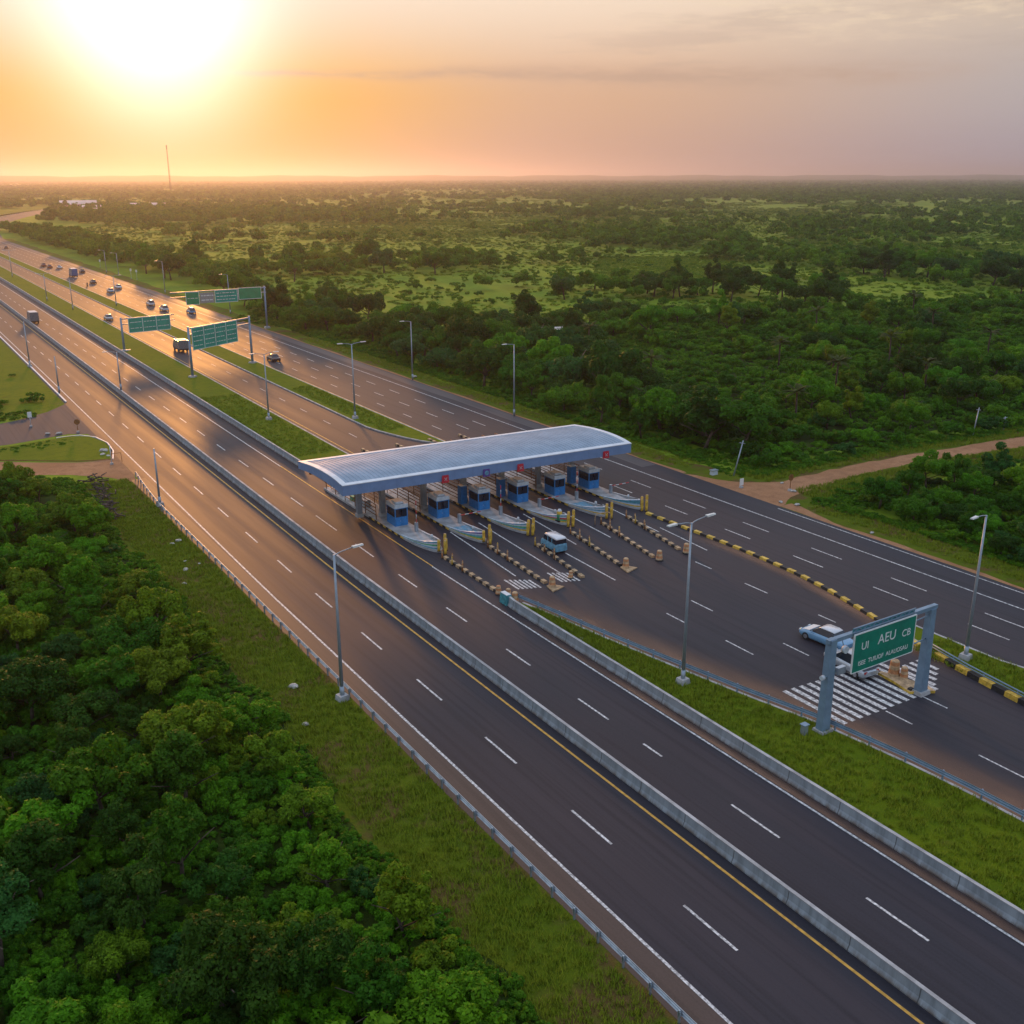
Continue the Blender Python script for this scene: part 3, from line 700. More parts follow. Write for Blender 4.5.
# ------------------------------------------------------------------ canopy
CAN = empty('toll_canopy', (39.45, 94.7, 0), R(-3.4), label='long curved blue-grey metal roof over the toll lanes with white edge trim', category='toll canopy')
LEN, DEP = 36.0, 10.7
prof = [(0, 5.88), (.5, 5.99), (1.0, 6.09), (1.7, 6.20), (2.5, 6.29), (3.4, 6.36), (4.4, 6.40), (5.5, 6.41), (6.7, 6.39), (7.9, 6.33), (9.2, 6.22), (DEP, 6.08)]
zt = lambda v: float(np.interp(v, [p[0] for p in prof], [p[1] for p in prof]))
b = MB(); nu = 72
rows = [b.verts([(LEN * i / nu, v, z) for v, z in prof]) for i in range(nu + 1)]
for a, c in zip(rows, rows[1:]):
    for k in range(len(prof) - 1): b.face((a + k, c + k, c + k + 1, a + k + 1), ROOF, True)
for i in range(1, nu):                                               # standing seams
    u = LEN * i / nu
    r0 = [b.verts([(u - .02, v, z), (u - .014, v, z + .03), (u + .014, v, z + .03), (u + .02, v, z)]) for v, z in prof]
    for a, c in zip(r0, r0[1:]):
        for k in range(3): b.face((a + k, a + k + 1, c + k + 1, c + k), ROOF)
b.build('roof_sheet', CAN)
for nm, v0, v1 in (('front_trim', -.06, .42), ('rear_trim', DEP - .75, DEP + .06)):
    b = MB(); vs = np.linspace(v0, v1, 5)
    A_ = [b.verts([(-.06, v, zt(v) + .07 + (0 if 0 < v < DEP else -.01)), (LEN + .06, v, zt(v) + .07 + (0 if 0 < v < DEP else -.01))]) for v in vs]
    for a, c in zip(A_, A_[1:]): b.face((a, a + 1, c + 1, c), TRIM)
    z0, z1 = zt(v0), zt(v1)
    e = b.verts([(-.06, v0, z0 - .02), (LEN + .06, v0, z0 - .02)]); b.face((e, e + 1, A_[0] + 1, A_[0]), TRIM)
    e = b.verts([(-.06, v1, z1 - .02), (LEN + .06, v1, z1 - .02)]); b.face((A_[-1], A_[-1] + 1, e + 1, e), TRIM)
    b.build(nm, CAN)
for u0, u1 in ((-.06, .55), (LEN - .55, LEN + .06)):
    b = MB(); pv = [p for p in prof if .44 < p[0] < DEP - .77]; pv = [(.425, zt(.425))] + pv + [(DEP - .755, zt(DEP - .755))]
    A_ = [b.verts([(u0, v, z + .068), (u1, v, z + .068), (u1, v, z - .01), (u0, v, z - .01)]) for v, z in pv]
    for a, c in zip(A_, A_[1:]):
        b.face((a, a + 1, c + 1, c), TRIM); b.face((a + 1, a + 2, c + 2, c + 1), TRIM); b.face((a + 3, a, c, c + 3), TRIM)
    b.build('end_trim', CAN)
bot = lambda v: zt(v) - 1.10 + .03 * v
b = MB(); e = b.verts([(-.03, -.03, bot(0)), (LEN + .03, -.03, bot(0)), (LEN + .03, -.03, zt(0) - .021), (-.03, -.03, zt(0) - .021)]); b.face((e, e + 1, e + 2, e + 3), FASC); 
e = b.verts([(-.03, -.03, bot(0)), (LEN + .03, -.03, bot(0)), (LEN + .03, .25, bot(0)), (-.03, .25, bot(0))]); b.face((e + 3, e + 2, e + 1, e), FASC)
for i in range(1, 12): u = LEN * i / 12; b.box(u - .015, u + .015, -.045, -.031, bot(0) + .02, zt(0) - .03, FASC)
b.build('front_fascia', CAN)
b = MB(); e = b.verts([(-.03, DEP + .03, bot(DEP)), (LEN + .03, DEP + .03, bot(DEP)), (LEN + .03, DEP + .03, zt(DEP) - .021), (-.03, DEP + .03, zt(DEP) - .021)]); b.face((e + 3, e + 2, e + 1, e), FASC); b.build('rear_fascia', CAN)
for u in (-.035, LEN + .035):
    b = MB(); A_ = [b.verts([(u, v, z - .012), (u, v, bot(v))]) for v, z in [(-.03, zt(0))] + prof[1:-1] + [(DEP + .03, zt(DEP))]]
    for a, c in zip(A_, A_[1:]): b.face((a, a + 1, c + 1, c) if u < 1 else (c, c + 1, a + 1, a), FASC)
    b.build('end_fascia', CAN)
b = MB(); vs = [.25] + [p[0] for p in prof[1:-1]] + [DEP]
A_ = [b.verts([(0, v, bot(v) + .03), (LEN, v, bot(v) + .03)]) for v in vs]
for a, c in zip(A_, A_[1:]): b.face((a, c, c + 1, a + 1), SOFF)
b.build('soffit', CAN)
cols = [(4.55, 6.0)] + [(XI[i] - 39.45 + (.25 if i == 0 else .15), 4.6 + (XI[i] - 39.45) * .06) for i in range(6)]
for u, v in cols:
    b = MB(); b.box(u - .26, u + .26, v - .26, v + .26, .22, bot(v) + .05, POLE); b.box(u - .36, u + .36, v - .36, v + .36, .22, .62, CONC); b.build('column', CAN)
for i in range(24):                                                  # exposed rafters under the soffit
    pass
for v in (1.2, 4.6, 8.4):
    b = MB(); b.box(.2, LEN - .2, v - .12, v + .12, bot(v) - .32, bot(v) + .02, RUST); b.build('beam', CAN)
for ch in CAN.children:                                              # the ends of the roof run along the lanes, not square to the skewed front
    for v_ in ch.data.vertices: v_.co.x -= .11 * v_.co.y
# lane signals on the fascia: red discs / purple boxes on small boards
for i, (u, m_, nm, lab) in enumerate(((11.6, REDP, 'lane_signal', 'round red lane signal under the fascia above the second lane'), (16.6, PURP, 'lane_signal', 'small purple lane signal board above the third lane'), (20.9, REDP, 'lane_signal', 'pinkish red lane signal above the fourth lane'), (32.4, REDP, 'lane_signal', 'red square lane signal at the right end of the fascia'))):
    o = empty(nm, (0, 0, 0), label=lab, category='lane signal', group='lane signals on the canopy')
    o.location = Vector((39.45, 94.7, 0)) + Matrix.Rotation(R(-3.4), 3, 'Z') @ Vector((u, -.14, 5.02)); o.rotation_euler[2] = R(-3.4)
    b = MB(); b.box(-.42, .42, -.05, .08, -.42, .42, m_ if i != 1 else PURP, .04); b.build('housing', o)
    q = MB(); q.tube([(0, -.052, 0), (0, -.09, 0)], .26, REDP if i != 1 else BLUEP, 16); q.build('lens', o)
    if m_ is REDP:
        xm = MB()
        for a in (-1, 1): xm.hexa([(-.16, -.11, -.16 * a - .03), (.16, -.11, .16 * a - .03), (.16, -.092, .16 * a - .03), (-.16, -.092, -.16 * a - .03), (-.16, -.11, -.16 * a + .03), (.16, -.11, .16 * a + .03), (.16, -.092, .16 * a + .03), (-.16, -.092, -.16 * a + .03)], BOOTHW)
        xm.build('cross', o)
# lane equipment hung below the soffit
for i in range(6):
    for j in range(2):
        o = empty('lane_camera', (XI[i] - 2.2 + j * .9, 96.4 - (i * .22) + .3 * j, 4.75), label=f'{("white", "dark")[j]} camera unit hung under the canopy over the {ordi[i]} lane', category='lane camera', group='equipment hung under the canopy')
        b = MB(); b.box(-.22, .22, -.4, .35, -.3, .02, (BOOTHW, BLACK)[j], .05); b.build('housing', o)
        q = MB(); q.tube([(0, 0, .02), (0, 0, .62)], .035, GALV, 6); q.build('bracket', o)

# ------------------------------------------------------------------ street lamps
def lamp(x, y, h, arms, label, z=0.0, base=True, rz=0.0, al=1.6, s=1.0):
    r = empty('street_lamp', (x, y, z), rz, label=label, category='street lamp', group='street lamps along the highway')
    b = MB(); b.tube([(0, 0, 0), (0, 0, h * .5), (0, 0, h)], [.15 * s, .11 * s, .075 * s], POLE, 10); b.tube([(0, 0, .0), (0, 0, 1.1)], .17 * s, POLE, 10); b.build('pole', r)
    if base:
        c = MB(); c.box(-.42, .42, -.42, .42, -.05, .42, CONC_L, .08); c.build('footing', r)
    for a in arms:
        q = MB(); q.tube([(0, 0, h - .12), (a * .25, 0, h + .02), (a * .6, 0, h + .10), (a * al, 0, h + .2)], [.05, .045, .04, .04], POLE, 8); ar = q.build('arm', r)
        hd = MB(); hx = a * al
        hd.hexa([(hx - .1, -.13, h + .14), (hx + a * .75, -.13, h + .18), (hx + a * .75, .13, h + .18), (hx - .1, .13, h + .14), (hx - .1, -.13, h + .27), (hx + a * .75, -.09, h + .27), (hx + a * .75, .09, h + .27), (hx - .1, .13, h + .27)][::1] if a > 0 else
                [(hx - .75, -.13, h + .18), (hx + .1, -.13, h + .14), (hx + .1, .13, h + .14), (hx - .75, .13, h + .18), (hx - .75, -.09, h + .27), (hx + .1, -.13, h + .27), (hx + .1, .13, h + .27), (hx - .75, .09, h + .27)], LAMPG)
        hd.build('lamp_head', r)
    return r
for d in [
    (25.3, 62.9, 11.2, (1,), 'tall grey lamp with one arm behind the guardrail on the left verge', 0, True, R(8)),
    (47.6, 51.4, 12.6, (1, -1), 'tall double-arm lamp standing on the triangular grass median', .12, True, R(4)),
    (68.9, 42.6, 11.8, (-1,), 'single-arm lamp on the small grass median behind the overhead sign', .12, True, R(8)),
    (85.7, 134.5, 11.3, (-1,), 'single-arm lamp on the verge directly behind the canopy', 0, False, R(6)),
    (86.2, 170.5, 10.8, (-1,), 'single-arm lamp on the far verge, second lamp beyond the canopy', 0, False, R(6)),
    (63.6, 146, 11.6, (1, -1), 'double-arm lamp near the tip of the narrow grass strip', .14, True, 0),
    (52.0, 152.6, 10.2, (1, -1), 'double-arm lamp on the wide grass strip behind the canopy', .14, True, 0),
    (36.1 + S(186), 186, 6.6, (1, -1), 'shorter lamp rising from the central concrete barrier', .8, False, 0),
    (27.2 + S(194), 194, 6.4, (), 'short lamp at the road edge past the side road mouth', 0, False, 0),
    (26.7 + S(225), 225, 9.0, (), 'lamp at the kerb beyond the side road with roadside grass', 0, True, 0),
    (26.3, 117.3, 6.8, (), 'slim dark lamp at the guardrail near the dirt pull-off', 0, True, 0),
    (52.6 + S(440) * .4, 440, 9.7, (1, -1), 'most distant median lamp near the bend of the highway', .14, False, 0),
    (51.2, 347, 8.0, (1, -1), 'distant lamp on the wide grass strip, second before the bend', .14, False, 0),
    (53.6, 319, 8.6, (1, -1), 'distant lamp on the wide grass strip above the small pickup', .14, False, 0),
    (66.2, 322, 8.5, (1, -1), 'distant lamp on the narrow grass strip before the green signs', .14, False, 0),
    (88.0, 439, 8.7, (-1,), 'most distant verge lamp against the roadside trees', 0, False, 0),
    (90.0, 427, 8.2, (-1,), 'distant verge lamp right beside the most distant one', 0, False, 0),
    (87.4, 349, 10.2, (-1,), 'distant single-arm verge lamp left of the wide green signs', 0, False, 0),
    (88.5, 285, 10.6, (-1,), 'single-arm verge lamp rising behind the wide green signs', 0, False, 0),
]: lamp(*d)

# ------------------------------------------------------------------ overhead sign gantries
def text(body, size, parent, loc, m, rx=math.pi / 2, name='lettering', sx=1.0):
    cu = bpy.data.curves.new(name, 'FONT'); cu.body = body; cu.size = size; cu.align_x = 'CENTER'; cu.align_y = 'CENTER'; cu.extrude = .008
    cu.materials.append(m)
    tmp = bpy.data.objects.new(name, cu); C.objects.link(tmp)
    me = bpy.data.meshes.new_from_object(tmp.evaluated_get(bpy.context.evaluated_depsgraph_get())); bpy.data.objects.remove(tmp)
    o = link(name, me, parent); o.location = loc; o.rotation_euler = (rx, 0, 0); o.scale = (sx, 1, 1)
    return o
G1 = empty('sign_gantry', (50.9, 41.0, 0), label='blue-grey overhead gantry with two thick posts spanning the zebra crossing', category='sign gantry', group='overhead sign gantries')
for x, h in ((.05, 6.95), (10.4, 6.75)):
    b = MB(); b.hexa([(x - .38, -.3, 0), (x + .38, -.3, 0), (x + .38, .3, 0), (x - .38, .3, 0), (x - .27, -.24, h), (x + .27, -.24, h), (x + .27, .24, h), (x - .27, .24, h)], BLUEST); p_ = b.build('post', G1)
    q = MB(); q.box(x - .55, x + .55, -.5, .5, -.05, .3, CONC_L, .05); q.build('footing', G1)
b = MB(); b.box(-.35, 10.9, -.16, .16, 6.70, 6.98, BLUEST); b.build('beam', G1)
b = MB()
for z in (7.0, 7.30):
    b.tube([(1.9, -.2, z), (8.3, -.2, z)], .06, BLUEST, 6)
for k in range(14): b.tube([(1.9 + k * .457, -.2, 7.0 + .3 * (k % 2)), (1.9 + (k + 1) * .457, -.2, 7.0 + .3 * ((k + 1) % 2))], .035, BLUEST, 6)
b.box(1.9, 8.3, -.16, -.12, 6.985, 7.32, TEAL); b.build('truss', G1)
P1 = MB(); P1.box(1.95, 8.25, -.36, -.28, 4.08, 6.85, SIGNG); P1 = P1.build('sign_panel', G1)
b = MB()
for a in ((1.90, 8.30, 4.02, 4.08), (1.90, 8.30, 6.85, 6.92), (1.88, 1.95, 4.08, 6.85), (8.25, 8.32, 4.08, 6.85)): b.box(a[0], a[1], -.375, -.27, a[2], a[3], SIGNW)
b.build('frame', P1)
text('UI', .8, P1, (3.05, -.365, 5.85), SIGNW); text('AEU', 1.0, P1, (5.3, -.365, 5.92), SIGNW); text('CB', .75, P1, (7.35, -.365, 5.75), SIGNW)
text('ISEE  TUIUOF  ALALIOSAU', .47, P1, (5.1, -.365, 4.62), SIGNW, sx=.95)
for z in (4.5, 6.3):
    b = MB(); b.tube([(8.32, -.2, z), (10.1, -.05, z)], .05, BLUEST, 6); b.build('brace', G1)
b = MB(); b.tube([(.95, -.3, 6.15), (.95, -.55, 6.15)], .26, BOOTHW, 14); b.tube([(.95, -.3, 6.3), (.95, -.1, 6.75)], .04, BLUEST, 6); b.build('camera', G1)
b = MB(); b.box(.5, 1.25, -.42, -.12, 4.35, 4.85, GALV); b.tube([(.05, -.1, 4.6), (.5, -.2, 4.6)], .05, BLUEST, 6); b.build('control_box', G1)
b = MB(); b.tube([(-.75, -.1, 4.35), (-.5, -.1, 4.35)], .16, BOOTHW, 12); b.tube([(-.5, -.1, 4.35), (0, -.1, 4.35)], .04, BLUEST, 6); b.build('siren', G1)
b = MB(); b.box(49.35, 49.75, 41.2, 41.55, .12, .85, GALV, .02); o = b.build('junction_box', label='small grey junction box on the grass beside the gantry post', category='junction box'); q = MB(); q.box(49.30, 49.80, 41.15, 41.6, .85, .9, BLUEST); q.build('lid', o)

def bars(parent, x0, x1, z0, z1, y, rows, seed, m=SIGNW, h=.16):
    rr = random.Random(seed); b = MB()
    for k in range(rows):
        z = z1 - (k + .5) * (z1 - z0) / rows; x = x0
        while x < x1 - .2:
            wd = rr.uniform(.25, .9); wd = min(wd, x1 - x)
            b.box(x, x + wd, y - .012, y, z - h / 2, z + h / 2, m); x += wd + rr.uniform(.1, .25)
    return b.build('lettering', parent)
def far_gantry(x0, x1, y, h, panels, label, posts, dy1=0.0):
    g_ = empty('sign_gantry', (x0, y, 0), math.atan2(dy1, x1 - x0), label=label, category='sign gantry', group='overhead sign gantries')
    L = math.hypot(x1 - x0, dy1)
    for p in posts:
        b = MB(); b.tube([(p * L, 0, 0), (p * L, 0, h)], [.26, .2], BLUEST, 10); b.build('post', g_)
        q = MB(); q.box(p * L - .6, p * L + .6, -.6, .6, 0, .45, CONC_L, .06); q.build('footing', g_)
    b = MB(); b.box(0, L, -.14, .14, h - .5, h - .25, BLUEST); b.box(0, L, -.14, .14, h - 1.6, h - 1.4, BLUEST)
    b.build('beam', g_)
    for (a, c, z0, z1, m_, cells, rows) in panels:
        P = MB(); P.box(a, c, -.32, -.24, z0, z1, m_); P = P.build('sign_panel', g_)
        f_ = MB()
        for q in ((a - .1, c + .1, z0 - .1, z0), (a - .1, c + .1, z1, z1 + .1), (a - .1, a, z0, z1), (c, c + .1, z0, z1)): f_.box(q[0], q[1], -.335, -.23, q[2], q[3], SIGNW)
        f_.build('frame', P)
        cw = (c - a) / cells
        for k in range(cells):
            bars(P, a + k * cw + .3, a + (k + 1) * cw - .3, z0 + .25, z1 - .25, -.325, rows, k + int(a * 10), SIGNW if rows else SIGNW, .11)
            if k:
                d = MB(); d.box(a + k * cw - .06, a + k * cw + .06, -.333, -.322, z0, z1, SIGNW); d.build('divider', P)
    return g_
SG3 = mat('teal_sign_green', (0.0, 0.28, 0.20), 0.5, var=0.1, vscale=0.8)
far_gantry(52.3, 67.0, 195.0, 9.6, [(.6, 13.0, 5.2, 9.2, SG3, 4, 4)], 'two-post gantry with a wide teal sign of eight panels over the middle carriageway', (0, 1), 9.0)
far_gantry(48.6, 60.4, 233.8, 7.4, [(1.5, 10.8, 4.0, 7.0, SG3, 3, 2)], 'gantry with one short green sign and a single post in the wide grass strip', (0,), 2.0)
far_gantry(64.2, 87.6, 252.0, 10.4, [(3.6, 6.6, 7.1, 9.9, SIGNG2, 1, 1), (10.6, 16.0, 7.2, 10.0, SG3, 1, 3), (16.4, 22.0, 7.6, 10.2, SIGNG2, 1, 0)], 'long cantilever gantry with three green panels reaching over the far carriageway', (.985,), 0)
b = MB(); b.box(71.1, 74.5, 251.7, 251.8, 7.2, 9.7, SOFF); o = b.build('unlit_panel', label='brown blank panel between the green panels of the long cantilever gantry', category='sign panel'); bars(o, 71.4, 74.3, 7.4, 9.5, 251.69, 2, 3, SIGNW, .2)
#PART3

# ------------------------------------------------------------------ vehicles
def loft(b, secs, m, smooth=False, caps=True):
    r = [b.verts(s) for s in secs]; n = len(secs[0])
    for a, c in zip(r, r[1:]):
        for j in range(n): b.face((a + j, a + (j + 1) % n, c + (j + 1) % n, c + j), m, smooth)
    if caps:
        b.face([r[0] + j for j in reversed(range(n))], m); b.face([r[-1] + j for j in range(n)], m)
def sec(y, hw, z0, z1, r=.12, top=None):
    t = hw * .92 if top is None else top
    return [(-hw + r * .5, y, z0), (hw - r * .5, y, z0), (hw, y, z0 + r), (hw, y, (z0 + z1) / 2 + .05), (t, y, z1 - .03), (t * .8, y, z1), (-t * .8, y, z1), (-t, y, z1 - .03), (-hw, y, (z0 + z1) / 2 + .05), (-hw, y, z0 + r)]
def wheels(root, spots, rad=.32, wd=.2):
    for x, y in spots:
        b = MB(); b.tube([(x - wd / 2, y, rad), (x + wd / 2, y, rad)], rad, RUBBER, 14); t = b.build('wheel', root)
        q = MB(); s = 1 if x > 0 else -1; q.tube([(x + s * (wd / 2 - .02), y, rad), (x + s * (wd / 2 + .02), y, rad)], rad * .58, RIM, 10); q.build('rim', t)
def car(x, y, rz, body, roof, label, L=4.4, kind='sedan', z=0.016):
    r = empty('car', (x, y, z), rz, label=label, category='car', group='vehicles on the highway')
    h = L / 2; W = .88
    b = MB(); loft(b, [sec(-h, W * .78, .38, .72), sec(-h + .18, W * .93, .24, .80), sec(-h + .9, W, .22, .90), sec(-.9, W, .22, .93), sec(.6, W, .22, .92), sec(1.1, W, .22, .88), sec(h - .35, W * .95, .22, .76), sec(h - .08, W * .84, .28, .66), sec(h, W * .7, .36, .58)], body, True); b.build('body', r)
    back = -h + .75 if kind == 'sedan' else -h + .12
    rt = 1.42 if kind == 'sedan' else 1.58
    g_ = MB(); loft(g_, [[(-.74, back, .885), (.74, back, .885), (.72, back + .02, .9), (-.72, back + .02, .9)], [(-.80, back + .55, .90), (.80, back + .55, .90), (.60, back + .55, rt - .05), (-.60, back + .55, rt - .05)], [(-.80, .25, .90), (.80, .25, .90), (.60, .25, rt - .03), (-.60, .25, rt - .03)], [(-.76, 1.15, .865), (.76, 1.15, .865), (.74, 1.13, .88), (-.74, 1.13, .88)]], GLASS); g_.build('windows', r)
    q = MB(); loft(q, [[(-.56, back + .42, rt - .10), (.56, back + .42, rt - .10), (.54, back + .42, rt - .06), (-.54, back + .42, rt - .06)], [(-.62, back + .75, rt - .045), (.62, back + .75, rt - .045), (.56, back + .75, rt + .02), (-.56, back + .75, rt + .02)], [(-.62, .1, rt - .035), (.62, .1, rt - .035), (.56, .1, rt + .015), (-.56, .1, rt + .015)], [(-.57, .42, rt - .10), (.57, .42, rt - .10), (.55, .42, rt - .07), (-.55, .42, rt - .07)]], roof, True); q.build('roof', r)
    if roof is not body:
        q = MB(); e = q.verts([(-.72, 1.2, .895), (.72, 1.2, .895), (.70, h - .4, .785), (-.70, h - .4, .785)]); q.face((e, e + 1, e + 2, e + 3), roof); q.build('bonnet', r)
    wheels(r, [(s * (W - .08), yy) for s in (-1, 1) for yy in (-h + .85, h - .85)])
    for s in (-1, 1):
        q = MB(); q.box(s * .55 - .16, s * .55 + .16, h - .13, h - .03, .56, .68, HEADL, .02); q.build('headlight', r)
        q = MB(); q.box(s * .60 - .14, s * .60 + .14, -h - .0, -h + .12, .62, .76, TAILL, .02); q.build('tail_light', r)
        q = MB(); q.box(s * .95 - .08, s * .95 + .08, .72, .84, .90, 1.02, body, .02); q.build('wing_mirror', r)
    return r
def truck(x, y, rz, cab, box, label, L=6.0, hb=2.6, z=0.016):
    r = empty('truck', (x, y, z), rz, label=label, category='truck', group='vehicles on the highway')
    h = L / 2
    b = MB(); loft(b, [sec(h - 1.7, 1.0, .5, 2.15), sec(h - .9, 1.0, .5, 2.2), sec(h - .35, .98, .45, 1.5), sec(h, .95, .45, 1.25)], cab); b.build('cab', r)
    g_ = MB(); loft(g_, [[(-.9, h - .86, 1.52), (.9, h - .86, 1.52), (.86, h - .84, 2.1), (-.86, h - .84, 2.1)], [(-.88, h - .36, 1.5), (.88, h - .36, 1.5), (.84, h - .74, 2.1), (-.84, h - .74, 2.1)]], GLASS); g_.build('windscreen', r)
    q = MB(); q.box(-1.08, 1.08, -h, h - 1.85, .75, hb, box, .04); q.build('cargo_box', r)
    q = MB(); q.box(-1.0, 1.0, -h + .05, h - 1.0, .45, .74, BLACK); q.build('chassis', r)
    q = MB(); q.box(-.9, .9, -h + .2, h - 2.0, hb, hb + .06, BOOTHW); q.build('roof', r)
    wheels(r, [(s * .9, yy) for s in (-1, 1) for yy in (-h + 1.1, h - 1.2)], .42, .28)
    return r
cw = mat('car_white', (.66, .66, .68), .25, var=.03, coat=.6); cb = mat('car_light_blue', (.16, .33, .50), .25, var=.05, coat=.6); ck = mat('car_black', (.02, .02, .025), .25, coat=.6)
cs = mat('car_silver', (.42, .46, .50), .3, .3, coat=.5); cr = mat('car_dark_red', (.20, .035, .025), .3, coat=.5); cbl = mat('car_blue', (.04, .12, .28), .3, coat=.5); cg = mat('car_grey', (.14, .16, .18), .3, .2, coat=.5)
car(62.2, 50.6, R(4), cb, cw, 'light blue car with white roof and bonnet approaching the zebra crossing', 4.5)
car(60.1, 46.4, R(-4), cs, cs, 'silver car half hidden under the big green sign on the zebra crossing', 4.3, 'hatch')
# small passenger van at the toll exit: white roof, light blue sides
v = empty('minibus', (56.1, 80.6, .016), R(-3), label='small minibus with white roof and light blue sides beside the third kerb strip', category='minibus', group='vehicles on the highway')
b = MB(); loft(b, [sec(-1.75, .74, .32, 1.0), sec(-1.68, .80, .28, 1.15), sec(1.1, .80, .28, 1.15), sec(1.65, .78, .28, 1.0), sec(1.8, .70, .34, .9)], BLUEP); b.build('body', v)
b = MB(); loft(b, [[(-.74, -1.62, 1.12), (.74, -1.62, 1.12), (.70, -1.55, 1.72), (-.70, -1.55, 1.72)], [(-.74, 1.2, 1.12), (.74, 1.2, 1.12), (.70, .95, 1.72), (-.70, .95, 1.72)]], GLASS); b.build('windows', v)
b = MB(); loft(b, [[(-.70, -1.72, 1.70), (.70, -1.72, 1.70), (.55, -1.70, 1.80), (-.55, -1.70, 1.80)], [(-.78, -1.5, 1.725), (.78, -1.5, 1.725), (.60, -1.5, 1.90), (-.60, -1.5, 1.90)], [(-.78, .8, 1.725), (.78, .8, 1.725), (.60, .8, 1.90), (-.60, .8, 1.90)], [(-.70, 1.08, 1.70), (.70, 1.08, 1.70), (.55, 1.06, 1.77), (-.55, 1.06, 1.77)]], cw, True); b.build('roof', v)
for yy in (-.75, .15):
    for s in (-1, 1):
        b = MB(); b.box(s * .735 - .03, s * .735 + .03, yy - .06, yy + .06, 1.1, 1.72, BLUEP); b.build('pillar', v)
v.scale = (.86, .86, .9)
wheels(v, [(s * .72, yy) for s in (-1, 1) for yy in (-1.1, 1.15)], .28, .16)
truck(39.6, 296, 0, cg, cg, 'dark box truck with white roof heading away on the main carriageway', 6.5, 2.9)
truck(59.3, 228.5, 0, cg, cg, 'grey box truck passing under the short green sign in the middle carriageway', 5.5, 2.5)
truck(73.6, 428, 0, cbl, cbl, 'distant blue truck on the far carriageway among small cars', 7.0, 3.2)
for a in [
    (57.4, 291.0, cs, 'silver car on the middle carriageway beyond the short green sign'),
    (79.9, 293.0, cb, 'pale blue car on the far carriageway beside the wide green signs'),
    (75.1, 303.0, cw, 'white car on the far carriageway just left of the pale blue car'),
    (75.2, 318.5, cw, 'white hatchback on the far carriageway, behind another white car'),
    (76.2, 472.0, cw, 'distant white car on the far carriageway near the red car'),
    (74.6, 397.0, ck, 'black car on the far carriageway beyond the blue truck'),
    (78.2, 374.0, cw, 'distant white car close to the verge of the far carriageway'),
    (72.4, 487.0, cr, 'dark red car on the far carriageway near the narrow grass strip'),
    (73.4, 478.0, cr, 'second dark red car close behind another dark red car'),
    (71.8, 205.0, ck, 'black car nearest the canopy on the far carriageway'),
    (75.5, 624.0, ck, 'black car farthest away where the highway bends'),
    (80.2, 446.0, ck, 'small black car by the right edge of the distant highway'),
    (73.1, 362.0, cs, 'silver car beside the narrow grass strip of the far carriageway'),
]: car(a[0], a[1], R(random.uniform(-1.5, 1.5)), a[2], a[2], a[3], 4.4, 'hatch' if 'hatch' in a[3] or 'pale' in a[3] else 'sedan')

def person(x, y, z, rz, shirt, legs, label, pose='stand'):
    me = bpy.data.meshes.new('person')
    if pose == 'stand':
        J = [(0, 0, .92), (0, 0, 1.15), (0, 0, 1.40), (0, .01, 1.50), (0, .03, 1.62), (.10, 0, .86), (.11, .02, .48), (.11, -.02, .08), (.11, .12, .04), (-.10, 0, .86), (-.12, -.02, .48), (-.12, -.06, .08), (-.12, .08, .04), (.19, 0, 1.38), (.24, -.02, 1.12), (.25, .06, .88), (-.19, 0, 1.38), (-.24, -.02, 1.12), (-.25, .06, .88)]
    else:
        J = [(0, 0, .80), (0, .05, 1.02), (0, .12, 1.24), (0, .15, 1.34), (0, .18, 1.46), (.12, .05, .78), (.18, .38, .66), (.16, .30, .26), (.16, .42, .24), (-.12, .05, .78), (-.18, .38, .66), (-.16, .30, .26), (-.16, .42, .24), (.19, .13, 1.22), (.26, .28, 1.02), (.26, .50, .98), (-.19, .13, 1.22), (-.26, .28, 1.02), (-.26, .50, .98)]
    E_ = [(0, 1), (1, 2), (2, 3), (3, 4), (0, 5), (5, 6), (6, 7), (7, 8), (0, 9), (9, 10), (10, 11), (11, 12), (2, 13), (13, 14), (14, 15), (2, 16), (16, 17), (17, 18)]
    rad = [.13, .12, .14, .055, .10, .09, .06, .045, .035, .09, .06, .045, .035, .06, .042, .035, .06, .042, .035]
    me.from_pydata(J, E_, [])
    o = link('person', me, label=label, category='person')
    md = o.modifiers.new('skin', 'SKIN')
    for i, sv in enumerate(me.skin_vertices[0].data): sv.radius = (rad[i], rad[i]); sv.use_root = (i == 0)
    ss = o.modifiers.new('sub', 'SUBSURF'); ss.levels = ss.render_levels = 1
    dg = bpy.context.evaluated_depsgraph_get(); m2 = bpy.data.meshes.new_from_object(o.evaluated_get(dg))
    o.modifiers.clear(); o.data = m2
    skin = mat('skin', (.22, .12, .08), .6)
    m2.materials.clear()
    for mm in (shirt, legs, skin, BLACK): m2.materials.append(mm)
    zt_, zb_ = (1.47, .92) if pose == 'stand' else (1.31, .82)
    for p in m2.polygons:
        c = p.center; p.use_smooth = True
        p.material_index = 3 if c.z > zt_ + .17 else (2 if c.z > zt_ else (0 if c.z > zb_ else 1))
    o.location = (x, y, z); o.rotation_euler[2] = rz
    return o
